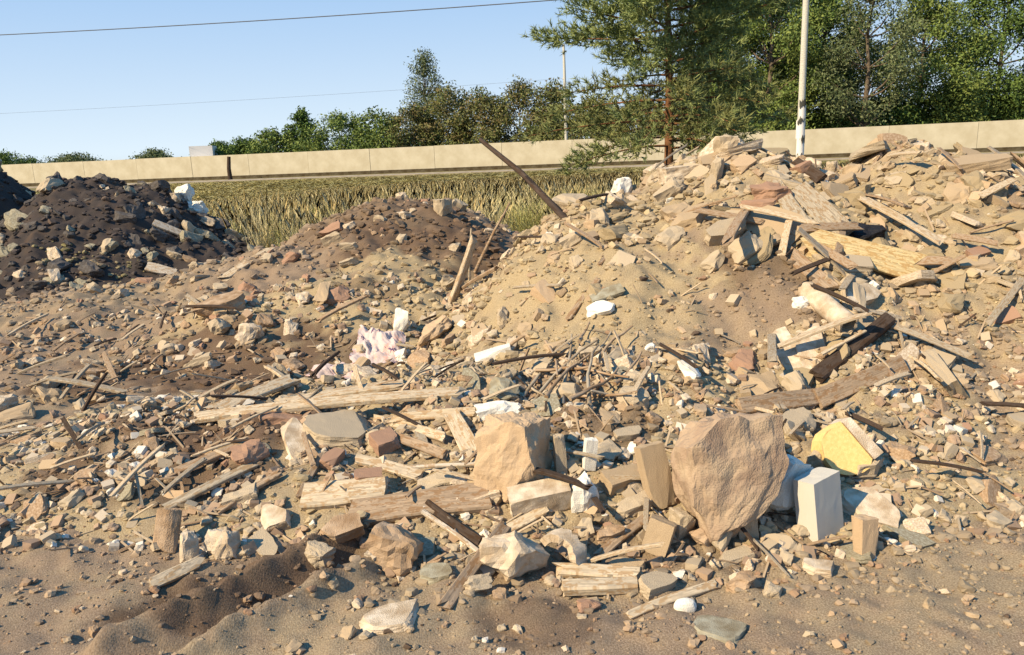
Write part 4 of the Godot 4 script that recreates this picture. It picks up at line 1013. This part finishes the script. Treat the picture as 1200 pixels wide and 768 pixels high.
func build_grass() -> void:
	var g := RandomNumberGenerator.new(); g.seed = 99
	var tall := []; var green := []; var short := []
	for i in 10500:
		var d := sqrt(g.randf_range(12.6 * 12.6, 38.0 * 38.0)); var a := g.randf_range(-0.74, 0.74)
		var x := sin(a) * d; var z := -cos(a) * d
		if mounds(HEAP, x, z) > 0.1 or mounds(SPOIL, x, z) > 0.25 or mounds(MOUND, x, z) > 0.3: continue
		var clump := n_tone.get_noise_2d(x * 0.35 + 30.0, z * 0.35)
		var left := smoothstep(-2.0, -9.0, x)
		if d < 14.5 + n_tone.get_noise_2d(x * 0.9, z * 0.9) * 4.0 and x > -2.0: continue
		if clump < -0.25 - g.randf() * 0.2 + left * 0.25: continue
		var hgt := maxf(0.14, 0.92 * (1.60 - (-z) / 30.0)) * g.randf_range(0.55, 1.0) * (1.0 - 0.35 * left)
		hgt = minf(hgt, 1.15)
		var t := Transform3D(Basis(Vector3.UP, g.randf() * TAU).scaled(Vector3(1.3, hgt, 1.3)), Vector3(x, surf(x, z) - 0.03, z))
		if g.randf() < 0.22 + 0.25 * left + 0.35 * smoothstep(0.1, 0.4, -clump): green.append([t, Color(0.34, 0.34, 0.12).lerp(Color(0.48, 0.43, 0.18), g.randf())])
		else: tall.append([t, Color(0.68, 0.60, 0.35).lerp(Color(0.54, 0.45, 0.24), g.randf())])
	for i in 9000:
		var d := sqrt(g.randf_range(26.0 * 26.0, 62.0 * 62.0)); var a := g.randf_range(-0.74, 0.74)
		var x := sin(a) * d; var z := -cos(a) * d
		if z < -(50.5 - x * 0.25) : continue
		var t := Transform3D(Basis(Vector3.UP, g.randf() * TAU).scaled(Vector3(2.6, g.randf_range(0.08, 0.2), 2.6)), Vector3(x, -0.02, z))
		short.append([t, Color(0.34, 0.33, 0.13).lerp(Color(0.52, 0.45, 0.22), g.randf())])
	field("dry_reeds", "tall golden dry reed grass behind the heaps", "grass", tuft(g, 34, 0.24, 0.0036, true), M.straw, tall)
	field("green_reeds", "greener tall grass mixed through the golden reeds", "grass", tuft(g, 30, 0.26, 0.0045, false), M.straw, green)
	field("meadow_grass", "short green and straw coloured grass in front of the wall", "grass", tuft(g, 26, 0.4, 0.012, false), M.straw, short)

func build_rubble() -> void:
	for k in LUMPS.size(): lump(LUMPS[k], k)
	for k in PLANKS.size(): plank(PLANKS[k], k)
	for k in STICKS.size(): stick(STICKS[k], k)
	var g := RandomNumberGenerator.new(); g.seed = 5
	# yellow foam block with its pale facing
	var fc: Vector3 = rest(Vector2(1.49, -3.233), 0.0)
	var f := base("foam_block", fc + Vector3(0.0, 0.09, -0.05)); f.rotation = Vector3(-0.42, 0.0, 0.05)
	tag(f, "yellow insulation foam block with rounded end and white facing", "foam block")
	var poly := []
	for i in 13:
		var a := deg_to_rad(lerpf(98.0, 332.0, i / 12.0))
		poly.append(Vector2(cos(a), sin(a)) * 0.118 * (1.0 + 0.05 * sin(a * 5.0)))
	put("core", prism(poly, 0.13, g, 0.003), M.foam, f)
	put("facing", prism([poly[12] + Vector2(0.004, 0.003), poly[12] + Vector2(0.045, 0.028), poly[0] + Vector2(0.052, 0.022), poly[0] + Vector2(0.004, 0.003)], 0.15, g, 0.004), M.sheet_white, f)
	# a curved shell of broken concrete pipe
	var r: Vector3 = rest(Vector2(0.159, -2.687), 0.0)
	var sh := base("pipe_shell", r + Vector3(0, 0.055, -0.02)); sh.rotation = Vector3(0.0, -0.75, 0.1)
	tag(sh, "curved piece of broken concrete pipe wall arching beside the pale rounded lump", "concrete pipe")
	put("shell", pipe(0.10, 0.068, 0.07, -0.5, 2.5, g), M.plaster, sh)
	# hollow cardboard-like tube on the right shoulder of the heap
	var t0: Vector3 = rest(Vector2(1.802, -4.596), 0.05); var t1: Vector3 = rest(Vector2(1.91, -4.22), 0.07)
	var hb := base("hollow_tube", (t0 + t1) * 0.5); hb.basis = Basis.looking_at((t1 - t0).normalized(), Vector3.UP)
	tag(hb, "dusty tan hollow tube lying down the heap with its end open", "tube")
	put("tube_wall", pipe(0.062, 0.046, t0.distance_to(t1), 0.0, TAU, g), M.plaster, hb)
	# black lump added to give the hollow of the right shoulder its shade
	var sk := put("hollow_shade", rock(Vector3(0.26, 0.15, 0.22), 91, "rock", 14), M.black)
	sk.position = rest(Vector2(2.405, -5.227), 0.03); sk.rotation = Vector3(0.3, 0.2, 0.15)
	tag(sk, "black lump added as the shade of a hollow in the heap's right shoulder", "shade_lump")
	# crumpled printed cloth
	cloth("printed_cloth", "crumpled pale cloth printed with purple flowers lying on the rubble", Vector2(-1.058, -5.945), 0.40, 0.42, 6, 0.10)
	cloth("printed_cloth", "pinkish flowered cloth spread flat behind the long planks", Vector2(-1.306, -5.533), 0.46, 0.36, 9, 0.06)
	# leaning pole, its foot in the heap
	var foot: Vector3 = rest(Vector2(0.501, -6.188), -0.05)
	var tip := Vector3(-0.247, 1.711, -8.3)
	var lp := put("leaning_pole", tube([Vector3.ZERO, (tip - foot) * 0.5 + Vector3(0.02, 0.03, 0), tip - foot], [0.030, 0.027, 0.022], 8), M.wood_d)
	lp.position = foot
	tag(lp, "long thin dark pole leaning out of the heap toward the wall", "pole")

func rest(p: Vector2, lift: float) -> Vector3:
	return Vector3(p.x, surf(p.x, p.y) + lift, p.y)

func pipe(ro: float, ri: float, l: float, a0: float, a1: float, g: RandomNumberGenerator) -> ArrayMesh:
	var st := SurfaceTool.new(); st.begin(Mesh.PRIMITIVE_TRIANGLES)
	var n := 20; var O := [[], []]; var Q := [[], []]
	for i in n + 1:
		var a := lerpf(a0, a1, float(i) / n); var c := Vector3(cos(a), sin(a), 0)
		if i == n and a1 - a0 > 6.28: 
			for e in 2:
				O[e].append(O[e][0]); Q[e].append(Q[e][0])
			continue
		for e in 2:
			var z := (l * 0.5 + g.randf_range(-0.012, 0.006)) * (1 if e else -1)
			O[e].append(c * (ro + g.randf_range(-0.003, 0.003)) + Vector3(0, 0, z)); Q[e].append(c * ri + Vector3(0, 0, z + g.randf_range(-0.004, 0.004)))
	for i in n:
		st.set_smooth_group(0)
		for v in [O[0][i], O[0][i + 1], O[1][i + 1], O[0][i], O[1][i + 1], O[1][i]]: st.add_vertex(v)
		st.set_smooth_group(1)
		for v in [Q[0][i], Q[1][i + 1], Q[0][i + 1], Q[0][i], Q[1][i], Q[1][i + 1]]: st.add_vertex(v)
		st.set_smooth_group(-1)
		for v in [O[1][i], O[1][i + 1], Q[1][i + 1], O[1][i], Q[1][i + 1], Q[1][i], O[0][i], Q[0][i + 1], O[0][i + 1], O[0][i], Q[0][i], Q[0][i + 1]]: st.add_vertex(v)
	if a1 - a0 < 6.28:
		for i in [0, n]:
			for v in [O[0][i], O[1][i], Q[1][i], O[0][i], Q[1][i], Q[0][i]]: st.add_vertex(v)
	st.generate_normals()
	return st.commit()

func cloth(called: String, label: String, at: Vector2, w: float, d: float, seed_: int, puff: float) -> void:
	var nz := FastNoiseLite.new(); nz.seed = seed_; nz.frequency = 2.4; nz.fractal_octaves = 3; nz.domain_warp_enabled = true; nz.domain_warp_amplitude = 0.25; nz.domain_warp_frequency = 3.0
	var st := SurfaceTool.new(); st.begin(Mesh.PRIMITIVE_TRIANGLES); st.set_smooth_group(0)
	var n := 44; var P := []
	for j in n + 1:
		for i in n + 1:
			var u := float(i) / n - 0.5; var v := float(j) / n - 0.5
			var e := 1.0 - smoothstep(0.25, 0.5, maxf(absf(u), absf(v)))
			var x := at.x + u * w * (1.0 + 0.18 * nz.get_noise_2d(v * 1.5, 3.0)); var z := at.y + v * d * (1.0 + 0.2 * nz.get_noise_2d(u * 1.5, 8.0))
			var y := surf(x, z) + 0.008 + puff * (0.25 + 0.75 * e) * (0.5 + 0.6 * nz.get_noise_2d(u * 1.1, v * 1.1))
			P.append(Vector3(x - at.x, y, z - at.y))
	var y0 := surf(at.x, at.y)
	for j in n:
		for i in n:
			var a := j * (n + 1) + i
			for t in [a, a + 1, a + n + 2, a, a + n + 2, a + n + 1]:
				st.set_uv(Vector2(float(t % (n + 1)) / n, float(t / (n + 1)) / n) * 1.1); st.add_vertex(P[t] - Vector3(0, y0, 0))
	st.generate_normals()
	var o := put(called, st.commit(), M.cloth); o.position = Vector3(at.x, y0, at.y)
	tag(o, label, "cloth")

func build_fragments() -> void:
	var rocks := []; var bricks := []; var shards := []; var bits := []
	var g := RandomNumberGenerator.new(); g.seed = 71
	for i in 9: rocks.append(rock(Vector3.ONE, 200 + i, "rock", 5))
	for i in 6: bricks.append(rock(Vector3.ONE, 230 + i, "brick", 4))
	for i in 6: shards.append(rock(Vector3.ONE, 260 + i, "slab", 5))
	for i in 7: bits.append(board(1.0, 0.14, 0.07, g, 1.0, 0.04))
	var heap := Rect2(-0.6, -7.4, 6.4, 3.6); var bank := Rect2(-3.1, -4.5, 6.6, 2.2); var mound := Rect2(-6.0, -10.2, 7.2, 4.4); var spoil := Rect2(-9.5, -12.6, 6.0, 3.6); var fore := Rect2(-2.0, -4.0, 4.2, 1.95); var dip := Rect2(-5.4, -7.2, 5.4, 2.9)
	scatter("concrete_fragment", "small %s concrete fragment on the main heap", "fragment", "concrete fragments on the main heap", rocks, [M.conc, M.conc, M.plaster, M.brick_tan], 165, 0.04, 0.17, heap, HEAP, 0.25, Vector3(1.1, 0.75, 0.9), 1, 0.32)
	scatter("concrete_fragment", "small %s concrete fragment in the rubble bank", "fragment", "concrete fragments in the rubble bank", rocks, [M.conc, M.conc, M.conc_pink, M.plaster], 125, 0.03, 0.11, bank, HEAP, 0.02, Vector3(1.1, 0.75, 0.9), 2)
	scatter("buried_lump", "dusty %s lump half buried in the main heap", "lump", "half buried lumps in the main heap", rocks, [M.dusty, M.dusty, M.conc, M.brick_tan], 220, 0.05, 0.16, heap, HEAP, 0.2, Vector3(1.2, 0.7, 1.0), 21, 0.42)
	var shoulder := Rect2(1.5, -6.9, 4.4, 3.0)
	scatter("slab_piece", "%s broken slab piece on the heap's right shoulder", "slab piece", "slab pieces on the right shoulder", shards, [M.conc, M.plaster, M.brick_tan, M.dusty], 90, 0.13, 0.34, shoulder, HEAP, 0.3, Vector3(1.2, 0.22, 0.85), 31, 0.15)
	scatter("board_piece", "%s broken board on the heap's right shoulder", "board piece", "board pieces on the right shoulder", bits, [M.wood_b, M.wood_l, M.wood_g, M.wood_b], 44, 0.25, 0.6, Rect2(1.3, -6.0, 4.4, 2.2), HEAP, 0.3, Vector3(1.0, 0.45, 0.9), 32, 0.0, 0.10)
	scatter("brick_fragment", "%s broken brick fragment on the main heap", "brick fragment", "brick fragments on the main heap", bricks, [M.brick, M.brick_tan, M.brick_tan, M.brick_o], 130, 0.04, 0.13, heap, HEAP, 0.25, Vector3(1.3, 0.55, 0.8), 3)
	scatter("brick_fragment", "%s broken brick fragment in the rubble bank", "brick fragment", "brick fragments in the rubble bank", bricks, [M.brick, M.brick_tan, M.brick_o, M.conc], 110, 0.03, 0.085, bank, HEAP, 0.02, Vector3(1.3, 0.55, 0.8), 4)
	scatter("slab_shard", "flat %s concrete shard on the main heap", "shard", "flat shards on the main heap", shards, [M.conc, M.plaster, M.conc_pink], 140, 0.05, 0.19, heap, HEAP, 0.25, Vector3(1.2, 0.25, 0.9), 5, 0.2)
	scatter("slab_shard", "flat %s concrete shard in the rubble bank", "shard", "flat shards in the rubble bank", shards, [M.conc, M.plaster, M.slate, M.conc_pink], 130, 0.05, 0.15, bank, HEAP, 0.02, Vector3(1.2, 0.25, 0.9), 6, 0.2)
	scatter("plaster_fragment", "%s plaster fragment on the main heap", "fragment", "white plaster fragments on the main heap", rocks, [M.white, M.plaster, M.plaster], 70, 0.02, 0.07, heap, HEAP, 0.25, Vector3(1.1, 0.7, 0.9), 7)
	scatter("plaster_fragment", "%s plaster fragment in the rubble bank", "fragment", "white plaster fragments in the rubble bank", rocks, [M.white, M.plaster, M.plaster], 80, 0.02, 0.06, bank, HEAP, 0.02, Vector3(1.1, 0.7, 0.9), 8)
	scatter("wood_splinter", "%s wood splinter on the main heap", "splinter", "wood splinters on the main heap", bits, [M.wood_b, M.wood_b, M.wood_l, M.wood_d, M.wood_g], 90, 0.12, 0.40, heap, HEAP, 0.25, Vector3(1.0, 0.5, 0.5), 9, 0.1)
	scatter("wood_splinter", "%s wood splinter in the rubble bank", "splinter", "wood splinters in the rubble bank", bits, [M.wood_b, M.wood_l, M.wood_l, M.wood_d, M.wood_g], 205, 0.09, 0.34, bank, HEAP, 0.02, Vector3(1.0, 0.6, 0.6), 10, 0.0)
	scatter("earth_stone", "small %s stone on the earth mound", "stone", "stones on the brown earth mound", rocks, [M.conc, M.conc_pink, M.plaster, M.brick], 140, 0.04, 0.15, mound, MOUND, 0.08, Vector3(1.1, 0.7, 0.9), 11)
	scatter("spoil_stone", "%s stone on the blackish spoil heap", "stone", "stones on the blackish spoil heap", rocks, [M.conc, M.plaster, M.slate, M.tar, M.tar, M.tar, M.slate], 290, 0.06, 0.24, Rect2(-9.8, -12.8, 6.6, 4.6), SPOIL, 0.03, Vector3(1.2, 0.7, 0.9), 12)
	scatter("dip_stone", "dusty %s stone in the dip below the mound", "stone", "stones in the dip behind the rubble bank", rocks, [M.conc, M.conc_pink, M.brick_tan, M.plaster], 210, 0.03, 0.16, dip, [], 0.25, Vector3(1.2, 0.7, 0.9), 14)
	scatter("wood_offcut", "%s wood offcut in the dip below the mound", "offcut", "wood offcuts in the dip behind the rubble bank", bits, [M.wood_b, M.wood_g, M.wood_d, M.wood_l], 80, 0.12, 0.5, dip, [], 0.25, Vector3(1.0, 0.6, 0.6), 15, 0.1)
	scatter("ground_stone", "small %s stone on the bare foreground soil", "stone", "stones on the bare foreground soil", rocks, [M.conc, M.plaster, M.brick_tan, M.conc_pink], 110, 0.012, 0.05, fore, [], 0.03, Vector3(1.1, 0.7, 0.9), 13)
	# crumbled rubble past counting: chips, brick crumbs and slivers between the larger pieces
	var chips := [[], [], []]
	for i in 11000:
		var q: Array = [[-0.4, 5.6, -7.2, -3.4], [-3.2, 3.3, -4.6, -2.6], [-3.2, 3.2, -4.3, -2.35], [-3.2, 2.4, -4.2, -2.35], [-4.6, 0.4, -7.4, -4.2]][g.randi() % 5]
		var x := g.randf_range(q[0], q[1]); var z := g.randf_range(q[2], q[3])
		if n_tone.get_noise_2d(x * 3.0 + 3.0, z * 3.0) + g.randf_range(-0.4, 0.4) < 0.0 or mounds(HEAP, x, z) + mounds(MOUND, x, z) < 0.012: continue
		if is_bare(x, z) and g.randf() < 0.75: continue
		var k: int = [0, 0, 1, 2][g.randi() % 4]
		var s := g.randf_range(0.018, 0.05) * (1.0 if z > -4.6 else 1.35)
		var c: Color = [Color(0.47, 0.385, 0.27), Color(0.58, 0.49, 0.37), Color(0.42, 0.30, 0.20), Color(0.33, 0.235, 0.165), Color(0.72, 0.66, 0.56)][[0, 0, 0, 1, 1, 2, 2, 3, 3, 4][g.randi() % 10]]
		if mounds(HEAP, x, z) > 0.4: c = c.lerp(Color(0.45, 0.35, 0.225), 0.6)
		if k == 2: c = Color(0.50, 0.39, 0.26).lerp(Color(0.22, 0.15, 0.10), g.randf())
		var sc := Vector3(s * 1.2, s * 0.75, s) if k < 2 else Vector3(s * 3.4, s * 1.5, s * 1.5)
		var bs := frame_on((normal_at(x, z, 0.05) + Vector3(g.randfn(), g.randfn(), g.randfn()) * 0.35).normalized(), g.randf() * 360.0, 0, 0).scaled_local(sc)
		chips[k].append([Transform3D(bs, Vector3(x, surf(x, z) + s * 0.2, z)), c])
	field("stone_chips", "small stone and mortar chips strewn between the rubble pieces", "chips", rocks[2], M.pebble, chips[0])
	field("brick_crumbs", "small angular brick crumbs strewn between the rubble pieces", "crumbs", bricks[1], M.pebble, chips[1])
	field("wood_slivers", "small wood slivers strewn between the rubble pieces", "slivers", bits[2], M.pebble, chips[2])
	# crumbly clods of the soils themselves, each in the tone of the ground it lies on
	var clods := []
	for i in 26000:
		var k: int = [0, 0, 0, 1, 1, 1, 2, 2, 3][g.randi() % 9]
		var q: Array = [[-1.0, 5.6, -7.4, -2.4], [-3.4, 3.2, -4.8, -1.9], [-6.4, 1.2, -10.6, -5.0], [-9.5, -3.6, -12.8, -8.8]][k]
		var x := g.randf_range(q[0], q[1]); var z := g.randf_range(q[2], q[3])
		var y := surf(x, z); var p := Vector3(x, y, z)
		var c: Color
		if k == 3 and mounds(SPOIL, x, z) > 0.0: c = tone_spoil(p)
		elif mounds(HEAP, x, z) > 0.04: c = tone_heap(p)
		elif z < -5.0 and mounds(MOUND, x, z) > 0.04: c = tone_mound(p)
		else: c = tone_ground(p)
		c *= g.randf_range(0.8, 1.12); c.a = 1.0
		var s := 0.010 * pow(5.0, pow(g.randf(), 1.8)) * (1.0 if z > -4.6 else (1.5 if z > -8.0 else 2.0))
		if is_bare(x, z): s *= 0.5
		if k == 1 and mounds(HEAP, x, z) < 0.03: s *= 0.5
		var bs := Basis(Vector3(g.randfn(), g.randfn(), g.randfn()).normalized(), g.randf() * TAU).scaled(Vector3(s * 1.2, s * 0.8, s))
		clods.append([Transform3D(bs, p + Vector3(0, s * 0.08, 0)), c])
	field("soil_clods", "crumbly clods of soil lying all over the heaps and ground", "clods", rock(Vector3.ONE, 303, "rock", 3), M.pebble, clods)
	# grit too fine to count
	var spots := []
	for i in 9000:
		var q: Array = [[-2.6, 5.4, -7.4, -2.5], [-2.6, 3.4, -4.4, -1.9], [-5.6, 1.0, -10.4, -5.0]][[0, 0, 1, 1, 1, 2][g.randi() % 6]]
		var x := g.randf_range(q[0], q[1]); var z := g.randf_range(q[2], q[3])
		if n_mid.get_noise_2d(x * 0.7, z * 0.7) + g.randf_range(-0.5, 0.3) < -0.15: continue
		var s := 0.006 * pow(6.0, pow(g.randf(), 2.2)) * (1.0 if z > -4.4 else 1.4)
		var c := Color(0.48, 0.36, 0.235).lerp(Color(0.30, 0.19, 0.12), g.randf())
		if g.randf() < 0.025: c = Color(0.72, 0.66, 0.56)
		if g.randf() < 0.12: c = Color(0.12, 0.085, 0.06)
		var bs := Basis(Vector3(g.randfn(), g.randfn(), g.randfn()).normalized(), g.randf() * TAU).scaled(Vector3(s * 1.2, s * 0.8, s))
		spots.append([Transform3D(bs, Vector3(x, surf(x, z) + s * 0.15, z)), c])
	field("grit", "loose grit and pebbles strewn over the soil and heaps", "grit", rock(Vector3.ONE, 301, "rock", 2), M.pebble, spots)
